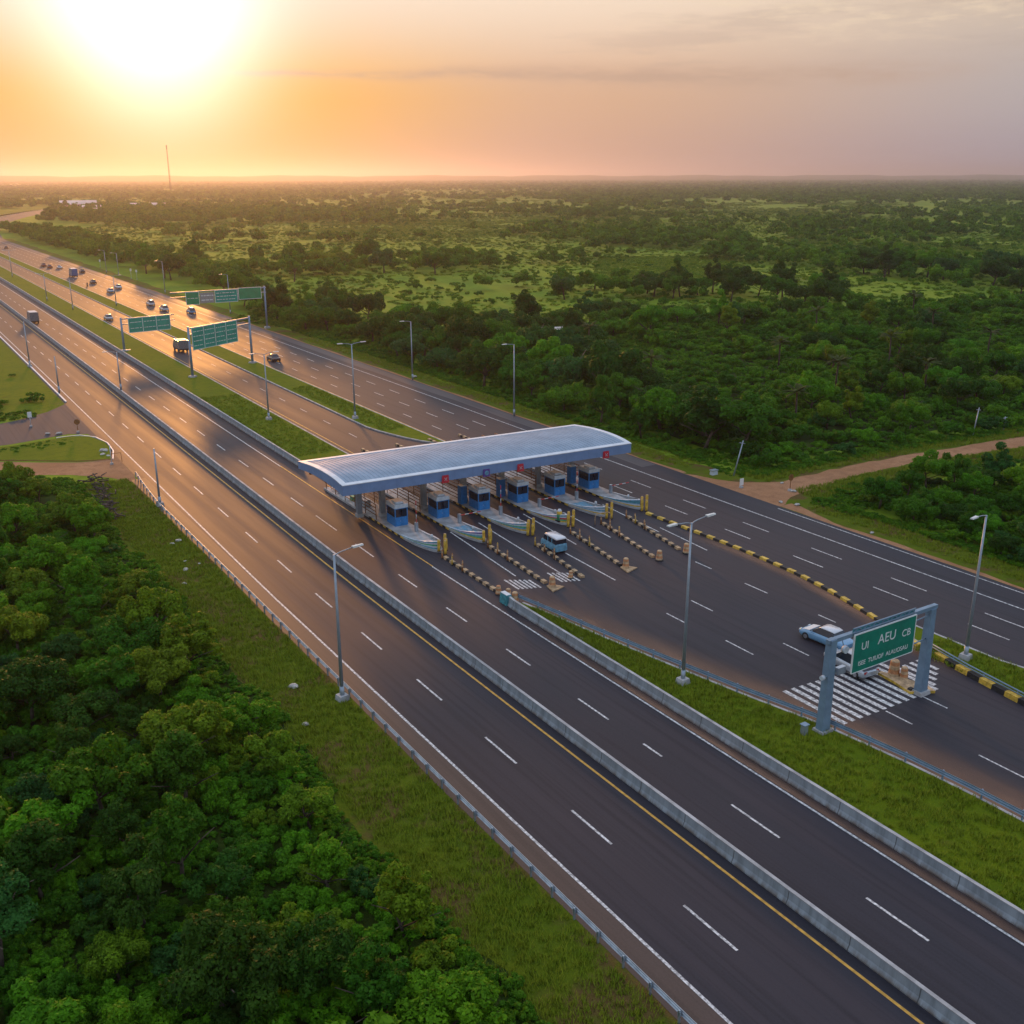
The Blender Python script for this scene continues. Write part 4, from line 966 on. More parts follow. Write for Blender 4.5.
def motorbike(x, y, rz, label):
    r = empty('motorbike', (x, y, .016), rz, label=label, category='motorbike', group='vehicles on the highway')
    for yy in (-.65, .65):
        b = MB(); b.tube([(-.06, yy, .3), (.06, yy, .3)], .3, RUBBER, 14); b.build('wheel', r)
    b = MB(); b.tube([(0, -.65, .3), (0, -.3, .5), (0, .25, .55), (0, .5, .85)], .06, BLACK, 6); b.tube([(0, .5, .95), (0, .65, .3)], .04, RIM, 6); b.build('frame', r)
    b = MB(); b.box(-.14, .14, -.75, .1, .62, .76, BLACK, .04); b.build('seat', r)
    b = MB(); b.box(-.15, .15, .1, .48, .62, .86, cr, .05); b.build('fuel_tank', r)
    b = MB(); b.tube([(-.3, .42, 1.0), (0, .5, .96), (.3, .42, 1.0)], .025, RIM, 6); b.build('handlebar', r)
motorbike(70.6, 386.5, 0, 'motorbike with a rider beside the narrow grass strip')
person(70.6, 386.3, .016, 0, ck, cg, 'person in dark clothes riding the distant motorbike', 'ride')
person(45.3, 111.9, .24, R(160), ck, cg, 'person in dark clothes standing under the upstream end of the canopy')
# stores of goods on the first island behind the booth
for k, (xx, yy, m_, sz, lab) in enumerate(((45.7, 110.3, BOOTHW, .9, 'pale crate on the first island near the standing person'), (46.4, 108.4, ORANGE, .7, 'orange crate on the first island between two pale crates'), (45.6, 106.4, GREENP, .6, 'green crate on the first island beside the left rail'), (46.0, 103.8, BOOTHW, .8, 'pale crate on the first island close behind the column'))):
    o = empty('crate', (xx, yy, .24), R(8 * k - 10), label=lab, category='crate', group='crates on the first island')
    b = MB(); b.box(-sz / 2, sz / 2, -sz / 2, sz / 2, 0, sz * .8, m_, .02); b.build('body', o); q = MB(); q.box(-sz / 2 - .03, sz / 2 + .03, -sz / 2 - .03, sz / 2 + .03, sz * .8, sz * .86, m_); q.build('lid', o)

# ------------------------------------------------------------------ small roadside things
def stone(x, y, s, label, m=STONE, z=0.01):
    r = random.Random(int(x * 100 + y)); b = MB(); n1, n2 = 9, 5; rings = []
    for i in range(n2 + 1):
        a = math.pi * i / n2 / 1.0
        rings.append(b.verts([(s * math.sin(a) * math.cos(2 * math.pi * j / n1) * r.uniform(.75, 1.15), s * .75 * math.sin(a) * math.sin(2 * math.pi * j / n1) * r.uniform(.75, 1.15), s * .38 * math.cos(a) * r.uniform(.8, 1.1) + s * .25) for j in range(n1)]))
    for a, c in zip(rings, rings[1:]):
        for j in range(n1): b.face((a + j, c + j, c + (j + 1) % n1, a + (j + 1) % n1), m)
    o = b.build('stone', label=label, category='stone'); o.location = (x, y, z); o.rotation_euler[2] = r.uniform(0, 6)
for a in [(23.0, 66.6, .46, 'flat pale stone on the left verge opposite the tall guardrail lamp'), (21.7, 60.9, .3, 'brownish stone at the wood edge below the pale verge stone'), (24.7, 103.7, .42, 'pale stone near the guardrail, largest of the upper verge stones'), (23.9, 103.2, .3, 'low grey stone beside the largest upper verge stone'), (23.0, 95.0, .38, 'pale stone in the middle of the left verge below the slim lamp'), (23.6, 97.4, .2, 'tiny white stone just above the mid verge stone'), (21.9, 91.5, .28, 'small grey stone at the bush edge of the left verge'), (24.6, 96.0, .2, 'smallest grey stone close to the left guardrail'), (45.75, 61.8, .38, 'cream lump on the grass beside the concrete wall'), (26.2, 146.6, .7, 'grey boulder on the corner of the grass island'), (25.6, 144.6, .5, 'smaller boulder beside the grass island corner boulder'), (26.1, 143.5, .42, 'pale rock at the dirt edge of the grass island'), (91.7, 81.6, .4, 'pale stone under the round sign at the dirt track mouth'), (87.2, 79.4, .35, 'brown stone where the dirt track meets the road'), (88.0, 77.6, .42, 'brown stone on the dirt shoulder right of the track'), (22.8, 160.8, .55, 'pale rubble block beside the side road bend'), (21.4, 161.6, .45, 'smaller rubble block beside the side road'), (87.6, 172.5, .6, 'white rock on the verge by the tree-line lamp'), (93.2, 84.9, .3, 'grey stone in the middle of the dirt track'), (87.3, 66.5, .3, 'small pale stone on the dirt shoulder by the copse')]: stone(*a)
b = MB(); b.box(-.45, .45, -.3, .3, 0, .55, BOOTHW, .06); o = b.build('utility_box', label='white utility box in the grass beside the through road and trees', category='utility box'); o.location = (88.9, 92.4, .01); q = MB(); q.box(-.5, .5, -.35, .35, .55, .62, GALV); q.build('lid', o)
def rsign(x, y, h, label, kind):
    r = empty('road_sign', (x, y, 0), label=label, category='road sign')
    b = MB(); b.tube([(0, 0, 0), (0, 0, h)], .05, BOOTHW if kind != 'round' else RUST, 8); b.build('post', r)
    q = MB()
    if kind == 'round': q.tube([(0, -.06, h), (0, -.03, h)], .42, RUST, 18)
    elif kind == 'frame':
        q.tube([(0, 0, h * .55), (1.3, .1, h * .55)], .035, RUST, 6); q.tube([(1.3, .1, h * .55), (1.35, .1, .1)], .035, RUST, 6)
    else: q.box(-.30, .30, -.05, .0, h - .75, h + .1, SIGNW)
    q.build('sign_face', r)
    c = MB(); c.box(-.2, .2, -.2, .2, -.02, .25, CONC_L, .03); c.build('footing', r)
rsign(91.6, 82.1, 1.7, 'round brown sign on a short post at the dirt track mouth', 'round')
rsign(25.6, 139.0, 2.6, 'white post with a bent bar at the dirt pull-off', 'frame')
rsign(20.1, 168.2, 2.2, 'white-topped marker post on the side road edge', 'board')
rsign(25.4, 160.4, 1.6, 'short dark marker post at the corner of the grass island', 'round')
rsign(90.4, 408, 3.6, 'white rectangular sign on the distant right verge', 'board')
rsign(91.5, 404, 3.4, 'second white rectangular sign touching the distant verge sign', 'board')
rsign(92.0, 470, 3.0, 'small white sign on the verge near the distant trees', 'board')
rsign(87.6, 86.2, 1.1, 'low pale post at the left side of the dirt track mouth', 'board')
for x, y, h, tilt, lab in ((90.6, 90.6, 4.6, R(16), 'leaning dark utility pole at the trees beside the dirt track'), (133.7, 86.6, 4.4, R(9), 'leaning grey utility pole beside the dirt track'), (141.0, 86.5, 2.2, R(0), 'short grey pole beside the dirt track edge')):
    r = empty('utility_pole', (x, y, 0), label=lab, category='utility pole'); r.rotation_euler = (0, tilt, 0)
    b = MB(); b.tube([(0, 0, -.2), (0, 0, h)], [.1, .07], POLE, 8); b.build('pole', r); q = MB(); q.tube([(-.5, 0, h * .92), (.5, 0, h * .92)], .05, POLE, 6); q.build('crossarm', r)
# brushwood heap on the left verge
bh = MB(); rr = random.Random(5)
for i in range(130):
    t = rr.random(); cx, cy2 = 22.0 - 1.4 * t + rr.gauss(0, .5), 133 - 19 * t + rr.gauss(0, .6); a = rr.uniform(0, 6.28); l = rr.uniform(.5, 1.5); z = max(.1, .5 + rr.gauss(0, .2))
    bh.tube([(cx - math.cos(a) * l / 2, cy2 - math.sin(a) * l / 2, z * rr.uniform(.3, 1)), (cx + math.cos(a) * l / 2, cy2 + math.sin(a) * l / 2, z)], rr.uniform(.03, .09), WOOD, 5)
bh.build('brushwood_heap', kind='stuff', label='dark heap of cut brushwood along the left verge')
# far sheds, hut and tower
def shed(x, y, L, W_, h, rz, label):
    r = empty('shed', (x, y, 0), rz, label=label, category='shed', group='low sheds near the horizon')
    b = MB(); b.box(-L / 2, L / 2, -W_ / 2, W_ / 2, 0, h, SHEDW); b.build('wall', r)
    q = MB(); o_ = W_ / 2 + .6
    e = q.verts([(-L / 2 - .5, -o_, h), (L / 2 + .5, -o_, h), (L / 2 + .5, 0, h + W_ * .18), (-L / 2 - .5, 0, h + W_ * .18), (L / 2 + .5, o_, h), (-L / 2 - .5, o_, h)])
    q.face((e, e + 1, e + 2, e + 3), PINKR); q.face((e + 3, e + 2, e + 4, e + 5), PINKR); q.face((e + 1, e + 4, e + 2), SHEDW); q.face((e, e + 3, e + 5), SHEDW); q.face((e, e + 5, e + 4, e + 1), SHEDW); q.build('roof', r)
    for k in range(5):
        d = MB(); d.box(-L * .4 + k * L * .2 - 1, -L * .4 + k * L * .2 + 1, -W_ / 2 - .06, -W_ / 2 - .002, .3, h * .7, GLASS); d.build('door', r)
shed(272, 1480, 44, 26, 3.4, R(-10), 'large pale pink roofed shed at the left near the horizon')
shed(334, 1395, 52, 18, 2.4, R(-16), 'long bright roofed shed right of the pink roofed shed')
shed(255, 1310, 20, 10, 4, R(-12), 'small pale shed below the pink roofed shed')
shed(300, 1420, 12, 9, 3.5, R(-12), 'tiny pale shed between the two long sheds')
shed(247, 1240, 9, 7, 3, R(5), 'tiny bright shed closest to the distant road')
shed(128.7, 190, 8, 6, 3.2, R(-20), 'brown roofed hut hidden among the trees behind the lamps')
r = empty('radio_mast', (770, 2905, 0), label='thin dark lattice mast on the horizon below the sun', category='mast')
b = MB()
HM = 117.0; POLE_D = mat('dark_mast_steel', (.05, .045, .04), .8)
for k in range(3):
    a = 2 * math.pi * k / 3; b.tube([(2.2 * math.cos(a), 2.2 * math.sin(a), 0), (.9 * math.cos(a), .9 * math.sin(a), HM)], .35, POLE_D, 5)
for i in range(26):
    z0, z1 = HM * i / 26, HM * (i + 1) / 26; r0, r1 = 2.2 - 1.3 * i / 26, 2.2 - 1.3 * (i + 1) / 26
    for k in range(3):
        a0, a1 = 2 * math.pi * k / 3, 2 * math.pi * (k + 1) / 3
        b.tube([(r0 * math.cos(a0), r0 * math.sin(a0), z0), (r1 * math.cos(a1), r1 * math.sin(a1), z1)], .18, POLE_D, 4)
b.build('lattice', r)
q = MB()
for z in (HM - 4, HM - 9): q.lathe([(1.6, z), (1.8, z + .3), (1.8, z + 2.4), (1.6, z + 2.7)], POLE_D, n=10)
q.build('antennas', r)
#PART4

# ------------------------------------------------------------------ vegetation: meshes
def mesh_np(name, verts, quads, mats_, tone=None, midx=None):
    me = bpy.data.meshes.new(name)
    nv, nf = len(verts), len(quads)
    me.vertices.add(nv); me.vertices.foreach_set('co', np.asarray(verts, np.float32).ravel())
    me.loops.add(nf * 4); me.loops.foreach_set('vertex_index', np.asarray(quads, np.int32).ravel())
    me.polygons.add(nf); me.polygons.foreach_set('loop_start', np.arange(0, nf * 4, 4, dtype=np.int32))
    for m in mats_: me.materials.append(m)
    if tone is not None:
        a = me.attributes.new('tone', 'FLOAT', 'FACE'); a.data.foreach_set('value', np.asarray(tone, np.float32))
    me.update(calc_edges=True); me.validate()
    return me
def unit(a): return a / np.maximum(np.linalg.norm(a, axis=1, keepdims=True), 1e-9)
def leaf_quads(r, pos, nrm, size, aspect=1.7):
    n = len(pos)
    t = unit(np.cross(nrm, r.normal(size=(n, 3)))); u = np.cross(nrm, t)
    L = (size * r.uniform(.7, 1.35, n))[:, None]; W = L / aspect
    fold = nrm * (L * .18)
    a = pos - t * L * .5; b_ = pos + u * W * .5 - fold; c = pos + t * L * .5; d = pos - u * W * .5 - fold
    v = np.stack([a, b_, c, d], 1).reshape(-1, 3); q = np.arange(4 * n).reshape(n, 4)
    return v, q
def crown_mesh(name, seed, R_, H_, nl, nleaf, size, m, flat=1.0, upper=-.15, spread=1.0):
    """lobed crown of loose leaf sprays; base of crown at z=0, top near H_"""
    r = np.random.default_rng(seed)
    lc, lr = [], []
    for i in range(nl):
        for _ in range(30):
            d = unit(r.normal(size=(1, 3)))[0]
            if d[2] > upper: break
        k = r.uniform(.35, 1.0)
        lc.append([d[0] * R_ * k * spread, d[1] * R_ * k * spread, H_ * .45 + d[2] * H_ * .42 * k * flat])
        lr.append(R_ * r.uniform(.15, .36) * (1.15 - .35 * k))
    lc, lr = np.array(lc), np.array(lr)
    pk = r.choice(nl, nleaf * 2, p=lr ** 2 / np.sum(lr ** 2))
    d = unit(r.normal(size=(nleaf * 2, 3)) + np.array([0, 0, .35]))
    rad = lr[pk] * (r.uniform(.55, 1.0, len(pk)) ** .4) * (1 + .22 * np.sin(d[:, 0] * 5 + pk) * np.cos(d[:, 1] * 6 + pk * 2))
    p = lc[pk] + d * rad[:, None] * np.array([1, 1, .85])
    keep = np.ones(len(p), bool)
    for c, q in zip(lc, lr): keep &= np.linalg.norm((p - c) / np.array([1, 1, .85]), axis=1) > q * .62
    p, d, pk = p[keep][:nleaf], d[keep][:nleaf], pk[keep][:nleaf]
    n = len(p)
    nrm = unit(d * 1.0 + r.normal(size=(n, 3)) * .55 + np.array([0, 0, .30]))
    v, q = leaf_quads(r, p, nrm, size * r.choice([.7, 1.0, 1.35], n))
    lt = r.uniform(.25, .75, nl)
    tone = np.clip(lt[pk] + r.normal(size=n) * .20, 0, 1)
    return mesh_np(name, v, q, [m], tone)
def trunk_mesh(name, seed, h, rad, limbs):
    r = random.Random(seed); b = MB(); lx, ly = r.uniform(-.25, .25), r.uniform(-.25, .25)
    b.tube([(0, 0, -.1), (lx * .4, ly * .4, h * .4), (lx, ly, h)], [rad, rad * .75, rad * .45], BARK, 7)
    for i in range(limbs):
        a = 6.28 * i / limbs + r.uniform(-.4, .4); z = h * r.uniform(.45, .9); l = h * r.uniform(.5, .9)
        b.tube([(lx * z / h, ly * z / h, z), (math.cos(a) * l * .5, math.sin(a) * l * .5, z + l * .45), (math.cos(a) * l * .9, math.sin(a) * l * .9, z + l * .75)], [rad * .45, rad * .3, rad * .14], BARK, 5)
    me = bpy.data.meshes.new(name); me.from_pydata(b.v, [], b.f); me.materials.append(BARK); me.polygons.foreach_set('use_smooth', b.sm); me.update()
    return me
# unit crowns: radius about 1, height about 1.25..2; scaled per tree
CROWNS = []
for i in range(6): CROWNS.append((crown_mesh('round_crown', 10 + i, 1.0, 1.5, 30, 9500, .072, LEAF), 'rounded'))
for i in range(3): CROWNS.append((crown_mesh('spreading_crown', 30 + i, 1.05, 1.0, 34, 9500, .070, LEAF, 1.0, -.05, 1.1), 'spreading'))
for i in range(3): CROWNS.append((crown_mesh('tall_crown', 50 + i, .8, 2.0, 30, 8500, .070, LEAF, 1.05, -.5, .85), 'upright'))
for i in range(2): CROWNS.append((crown_mesh('ragged_crown', 60 + i, 1.0, 1.5, 18, 6500, .085, LEAF, 1.1, -.2, 1.15), 'ragged'))
TRUNKS = [trunk_mesh('trunk', 70 + i, 1.0, .055, 5) for i in range(4)]
SHRUBS = [crown_mesh('bush', 80 + i, 1.0, 1.15, 14, 3000, .11, LEAF, 1.0, -.1) for i in range(5)]
def proto(me): return bpy.data.objects.new(me.name, me)
def proto_coll(name, objs):
    c = bpy.data.collections.new(name)
    for o in objs: c.objects.link(o)
    return c
FARP = proto_coll('far_trees', [proto(crown_mesh('a%02d_far_crown' % i, 100 + i, 1.0, (1.35, 1.5, 1.1, 1.8)[i % 4], 12, 420, .30, LEAF_S, 1, -.3)) for i in range(8)])
MIDP = proto_coll('mid_trees', [proto(crown_mesh('a%02d_mid_crown' % i, 120 + i, 1.0, (1.35, 1.5, 1.1, 1.8)[i % 4], 16, 2400, .135, LEAF_S, 1, -.25)) for i in range(6)])
FBUSHP = proto_coll('field_bushes', [proto(crown_mesh('a%02d_field_bush' % i, 180 + i, 1.0, .8, 8, 420, .24, LEAF_F, 1, -.05)) for i in range(5)])
BUSHP = proto_coll('bushes', [proto(crown_mesh('a%02d_bush' % i, 140 + i, 1.0, 1.0, 10, 1100, .15, LEAF_S, 1, -.05)) for i in range(6)])
def tuft_mesh(name, seed, n=16):
    r = np.random.default_rng(seed); v, q = [], []
    for i in range(n):
        a, l, x, y = r.uniform(0, 6.28), r.uniform(.12, .34), r.normal() * .16, r.normal() * .16
        dx, dy, wd = math.cos(a), math.sin(a), .022
        k = len(v); v += [(x - dy * wd, y + dx * wd, 0), (x + dy * wd, y - dx * wd, 0), (x + dx * l * .5 + dy * wd * .3, y + dy * l * .5 - dx * wd * .3, l), (x + dx * l * .5 - dy * wd * .3, y + dy * l * .5 + dx * wd * .3, l)]; q.append((k, k + 1, k + 2, k + 3))
    return mesh_np(name, np.array(v), np.array(q), [TUFT], r.uniform(0.2, .9, len(q)))
TUFT = bpy.data.materials.new('grass_blade'); TUFT.use_nodes = True
_t = NT(TUFT.node_tree); _oi = _t.node('ShaderNodeObjectInfo')
_t.put(_t.n['Principled BSDF'].inputs['Base Color'], _t.mix(_oi.outputs['Random'], (0.15, 0.215, 0.010), (0.22, 0.25, 0.014)))
_t.n['Principled BSDF'].inputs['Roughness'].default_value = .8; _t.n['Principled BSDF'].inputs['Specular IOR Level'].default_value = .15
TUFTP = proto_coll('tufts', [proto(tuft_mesh('a%02d_tuft' % i, 160 + i)) for i in range(4)])

def scatter(name, P, scl, pick, coll, **props):
    P = np.asarray(P, np.float32); n = len(P); scl = np.asarray(scl, np.float32)
    if scl.ndim == 1: scl = np.repeat(scl[:, None], 3, 1)
    me = bpy.data.meshes.new(name); me.vertices.add(n); me.vertices.foreach_set('co', P.ravel())
    rot = np.zeros((n, 3), np.float32); rot[:, 2] = rng.uniform(0, 6.283, n)
    for nm, ty, key, v in (('scl', 'FLOAT_VECTOR', 'vector', scl), ('rot', 'FLOAT_VECTOR', 'vector', rot)):
        me.attributes.new(nm, ty, 'POINT').data.foreach_set(key, v.ravel())
    me.attributes.new('pick', 'INT', 'POINT').data.foreach_set('value', np.asarray(pick, np.int32))
    o = link(name, me, **props)
    t = bpy.data.node_groups.new(name + '_nodes', 'GeometryNodeTree')
    t.interface.new_socket('Geometry', in_out='INPUT', socket_type='NodeSocketGeometry'); t.interface.new_socket('Geometry', in_out='OUTPUT', socket_type='NodeSocketGeometry')
    gi, go = t.nodes.new('NodeGroupInput'), t.nodes.new('NodeGroupOutput')
    ci = t.nodes.new('GeometryNodeCollectionInfo'); ci.inputs['Collection'].default_value = coll; ci.inputs['Separate Children'].default_value = True; ci.inputs['Reset Children'].default_value = True
    ip = t.nodes.new('GeometryNodeInstanceOnPoints'); ip.inputs['Pick Instance'].default_value = True
    def att(nm, ty):
        a = t.nodes.new('GeometryNodeInputNamedAttribute'); a.data_type = ty; a.inputs['Name'].default_value = nm; return a.outputs['Attribute']
    t.links.new(gi.outputs[0], ip.inputs['Points']); t.links.new(ci.outputs[0], ip.inputs['Instance'])
    t.links.new(att('pick', 'INT'), ip.inputs['Instance Index']); t.links.new(att('rot', 'FLOAT_VECTOR'), ip.inputs['Rotation']); t.links.new(att('scl', 'FLOAT_VECTOR'), ip.inputs['Scale'])
    t.links.new(ip.outputs[0], go.inputs[0])
    o.modifiers.new('scatter', 'NODES').node_group = t
    return o

# ------------------------------------------------------------------ vegetation: where things grow
_hash = np.random.default_rng(99).uniform(0, 1, (256, 256))
def vnoise(x, y, s, o=0):
    x, y = np.asarray(x) / s + 17.3 * o, np.asarray(y) / s + 9.1 * o
    xi, yi = np.floor(x).astype(int), np.floor(y).astype(int); fx, fy = x - xi, y - yi
    fx, fy = fx * fx * (3 - 2 * fx), fy * fy * (3 - 2 * fy)
    h = lambda a, b: _hash[a % 256, b % 256]
    return (h(xi, yi) * (1 - fx) + h(xi + 1, yi) * fx) * (1 - fy) + (h(xi, yi + 1) * (1 - fx) + h(xi + 1, yi + 1) * fx) * fy
def inside(pts, poly):
    pts = np.asarray(pts); c = np.zeros(len(pts), bool); n = len(poly)
    for i in range(n):
        (x0, y0), (x1, y1) = poly[i], poly[(i + 1) % n]
        cond = (y0 > pts[:, 1]) != (y1 > pts[:, 1])
        c ^= cond & (pts[:, 0] < (x1 - x0) * (pts[:, 1] - y0) / (y1 - y0 + 1e-12) + x0)
    return c
fwd = np.array([math.sin(R(AZ)) * math.cos(R(PITCH)), math.cos(R(AZ)) * math.cos(R(PITCH)), -math.sin(R(PITCH))])
rgt = np.array([math.cos(R(AZ)), -math.sin(R(AZ)), 0]); upv = np.cross(rgt, fwd)
def project(P):
    v = np.asarray(P, float) - np.array([0, 0, CAM_H]); d = v @ fwd
    return 512 + 1029 * (v @ rgt) / d, 512 - 1029 * (v @ upv) / d, d
AREA = {
 'dense': [(82, 269), (96, 285), (108, 262), (115, 234), (123, 213), (147, 210), (169, 214), (161, 191), (144, 168), (125, 165), (111, 149), (108, 130), (106, 114), (103, 99), (93, 97), (93, 105), (93.5, 135), (92, 157), (93, 211), (91, 229), (90, 255)],
 'roadside': [(101, 855), (125, 758), (124, 555), (128, 450), (121, 380), (103, 300), (95, 263), (95, 276), (102, 364), (99, 436), (97, 581), (96, 687)],
 'B1': [(146, 972), (174, 908), (341, 825), (393, 950), (336, 1159), (197, 1173)],
 'B2': [(566, 975), (553, 790), (595, 664), (693, 759), (665, 951)],
 'B3': [(348, 468), (362, 403), (411, 449), (451, 551), (408, 550)],
 'B4': [(323, 352), (336, 306), (318, 246), (305, 187), (381, 235), (380, 290), (386, 340), (375, 395)],
 'B5': [(549, 520), (574, 357), (643, 400), (617, 565)],
 'B6': [(133, 392), (147, 373), (187, 378), (192, 354), (231, 373), (248, 400), (215, 434), (152, 447)],
 'B8': [(185, 263), (221, 240), (235, 202), (255, 219), (241, 262), (202, 288)],
 'clear_far': [(514, 1225), (752, 1074), (1672, 2391), (1147, 2725)], 'clear_right': [(571, 726), (771, 575), (1266, 980), (996, 1221)], 'clear_mid': [(390, 369), (473, 285), (641, 388), (522, 477)], 'clear_near': [(227, 304), (273, 266), (355, 367), (303, 400)], 'clear_left': [(235, 607), (379, 541), (567, 810), (352, 841)],
 'left': [(-45, 8), (18.2, 8), (18.0, 60), (18.3, 98), (17.0, 113), (16.4, 121), (13.5, 127), (4, 131), (-60, 132)],
 'copse': [(92.2, 22), (160, 22), (150, 62), (128, 66.5), (116, 70), (106, 73.5), (99, 75), (94.5, 73.5), (91.8, 62)],
 'track': [(96, 98), (95, 90), (104, 88.4), (122, 88), (150, 85), (230, 80), (330, 130), (320, 185), (235, 200), (169, 214), (161, 191), (144, 168), (125, 165), (111, 149), (108, 130), (106, 114)],
 'field': [(128, 450), (121, 380), (106, 300), (115, 234), (147, 210), (235, 200), (320, 185), (380, 230), (660, 400), (900, 800), (700, 1000), (400, 900), (180, 900), (126, 760)],
}
def throw(area, spacing, sz, n, seed, keepf=None):
    r = np.random.default_rng(seed); poly = AREA[area]; a = np.array(poly); lo_, hi_ = a.min(0), a.max(0)
    pts = r.uniform(lo_, hi_, (n, 2)); pts = pts[inside(pts, poly)]
    if keepf is not None: pts = pts[keepf(pts, r)]
    out, cell = [], {}
    for p in pts:
        k = (int(p[0] // spacing), int(p[1] // spacing)); ok = True
        for i in (-1, 0, 1):
            for j in (-1, 0, 1):
                for q in cell.get((k[0] + i, k[1] + j), ()):
                    if (p[0] - q[0]) ** 2 + (p[1] - q[1]) ** 2 < spacing ** 2: ok = False
        if ok: cell.setdefault(k, []).append(p); out.append((p[0], p[1], r.uniform(*sz), area))
    return out
trees, bushes = [], []
trees += throw('left', 3.25, (1.5, 3.0), 9000, 1, lambda p, r: vnoise(p[:, 0], p[:, 1], 14, 3) > .25)
bushes += throw('left', 1.45, (.7, 1.6), 12000, 2)
trees += throw('copse', 3.4, (1.5, 2.7), 5000, 3, lambda p, r: vnoise(p[:, 0], p[:, 1], 12, 5) > .2)
bushes += throw('copse', 1.9, (.8, 1.7), 8000, 4)
trees += throw('track', 6.2, (1.9, 3.9), 6000, 5, lambda p, r: vnoise(p[:, 0], p[:, 1], 26, 6) > .50)
bushes += throw('track', 2.6, (.9, 2.3), 14000, 6)
trees += throw('dense', 5.2, (2.6, 5.2), 6000, 7, lambda p, r: vnoise(p[:, 0], p[:, 1], 18, 7) > .2)
bushes += throw('dense', 2.8, (.9, 2.0), 8000, 8)
trees += throw('field', 10, (2.4, 5.2), 9000, 9, lambda p, r: (vnoise(p[:, 0], p[:, 1], 55, 8) + .35 * vnoise(p[:, 0], p[:, 1], 17, 4)) > 1.02)
bushes += throw('field', 6.5, (.8, 2.2), 30000, 10, lambda p, r: vnoise(p[:, 0], p[:, 1], 30, 9) > .5)
for k, sp in (('roadside', 7), ('B1', 9), ('B2', 11), ('B3', 7.5), ('B4', 8), ('B5', 9), ('B6', 9), ('B8', 8)):
    trees += throw(k, sp, (3.2, 6.0), 5000, hash(k) % 1 + 20 + len(k), lambda p, r: vnoise(p[:, 0], p[:, 1], 30, 2) > .22)
CLEAR = [k for k in AREA if k.startswith('clear')]
def opened(pts):
    c = np.zeros(len(pts), bool)
    pts = np.asarray(pts, float); d_ = np.hypot(pts[:, 0], pts[:, 1])[:, None] / 800
    q = pts + np.column_stack([vnoise(pts[:, 0], pts[:, 1], 45, 31) - .5, vnoise(pts[:, 0], pts[:, 1], 45, 32) - .5]) * 190 * d_ + np.column_stack([vnoise(pts[:, 0], pts[:, 1], 14, 33) - .5, vnoise(pts[:, 0], pts[:, 1], 14, 34) - .5]) * 60 * d_
    for k in CLEAR: c |= inside(q, AREA[k])
    c &= vnoise(pts[:, 0], pts[:, 1] * .4, 70, 35) > .22
    return c
_p = np.array([(i[0], i[1]) for i in trees]); _o = opened(_p); trees = [i for i, o in zip(trees, _o) if not o]
trees += [(12.6, 129.5, 2.5, 'left'), (9.4, 131.5, 2.9, 'left'), (5.5, 131, 3.0, 'left'), (14.6, 126, 2.1, 'left'), (11.0, 127, 2.6, 'left')]
def in_road(x, y): return (y > 60) and (x < 93) and (x > 22)
def visible(x, y, rad):
    px, py, d = project([(x, y, rad)])
    return -40 < px[0] < 1064 and 150 < py[0] < 1060 and d[0] > 5
def ranked(items, n):
    items = [i for i in items if not in_road(i[0], i[1])]
    sc_ = []
    for it in items:
        px, py, d = project([(it[0], it[1], it[2])])
        vis = -20 < px[0] < 1044 and 150 < py[0] < 1050
        sc_.append((-(it[2] / d[0]) if vis else 1, it))
    order_ = sorted(range(len(items)), key=lambda i: sc_[i][0])
    return [items[i] for i in order_[:n] if sc_[i][0] < 0], [items[i] for i in order_[n:]] + [items[i] for i in order_[:n] if sc_[i][0] >= 0]
near_t, rest_t = ranked(trees, 292)
near_b, rest_b = ranked(bushes, 270)

# ------------------------------------------------------------------ vegetation: individual trees and bushes, each with its own label
TONES = [('dark green', (0.032, 0.092, 0.009)), ('deep green', (0.046, 0.145, 0.008)), ('fresh green', (0.080, 0.225, 0.008)), ('yellowish green', (0.118, 0.205, 0.010)), ('bluish green', (0.036, 0.118, 0.024))]
def zone(x, y, a):
    if a == 'left':
        edge = 'at left wood edge' if x > 13 else ('inside left wood' if x > 6 else 'deep in left wood')
        along = 'near the bottom' if y < 42 else ('below the tall lamp' if y < 62 else ('above the tall lamp' if y < 88 else 'near the dirt pull-off'))
        return f'{edge} {along}'
    if a == 'copse':
        return 'in the copse ' + ('along the through road' if x < 103 else 'along the dirt track' if y > 64 else 'by the right picture edge')
    if a == 'track':
        return 'beyond dirt track ' + ('in the front row' if y < 100 else 'in the second row' if y < 120 else 'further back' if y < 150 else 'towards the open field')
    if a == 'dense':
        return 'in thick wood ' + ('beside the canopy' if y < 125 else 'behind the canopy' if y < 170 else 'near the wide green signs')
    if a == 'roadside': return 'along the distant verge'
    if a == 'field': return 'scattered in the open scrub field'
    return {'B1': 'in the distant dark belt under the sun', 'B2': 'in the farthest middle belt', 'B3': 'in the dark clump of the open field', 'B4': 'in the dark belt of the right field', 'B5': 'in the upper right belt', 'B6': 'in the loose row of the open field', 'B8': 'at the far edge of the thick wood'}[a]
ones = ['', 'first', 'second', 'third', 'fourth', 'fifth', 'sixth', 'seventh', 'eighth', 'ninth', 'tenth', 'eleventh', 'twelfth', 'thirteenth', 'fourteenth', 'fifteenth', 'sixteenth', 'seventeenth', 'eighteenth', 'nineteenth']
def ordinal(n):
    if n < 20: return ones[n]
    t = {2: 'twent', 3: 'thirt', 4: 'fort', 5: 'fift'}[n // 10]
    return t + 'ieth' if n % 10 == 0 else t + 'y-' + ones[n % 10]
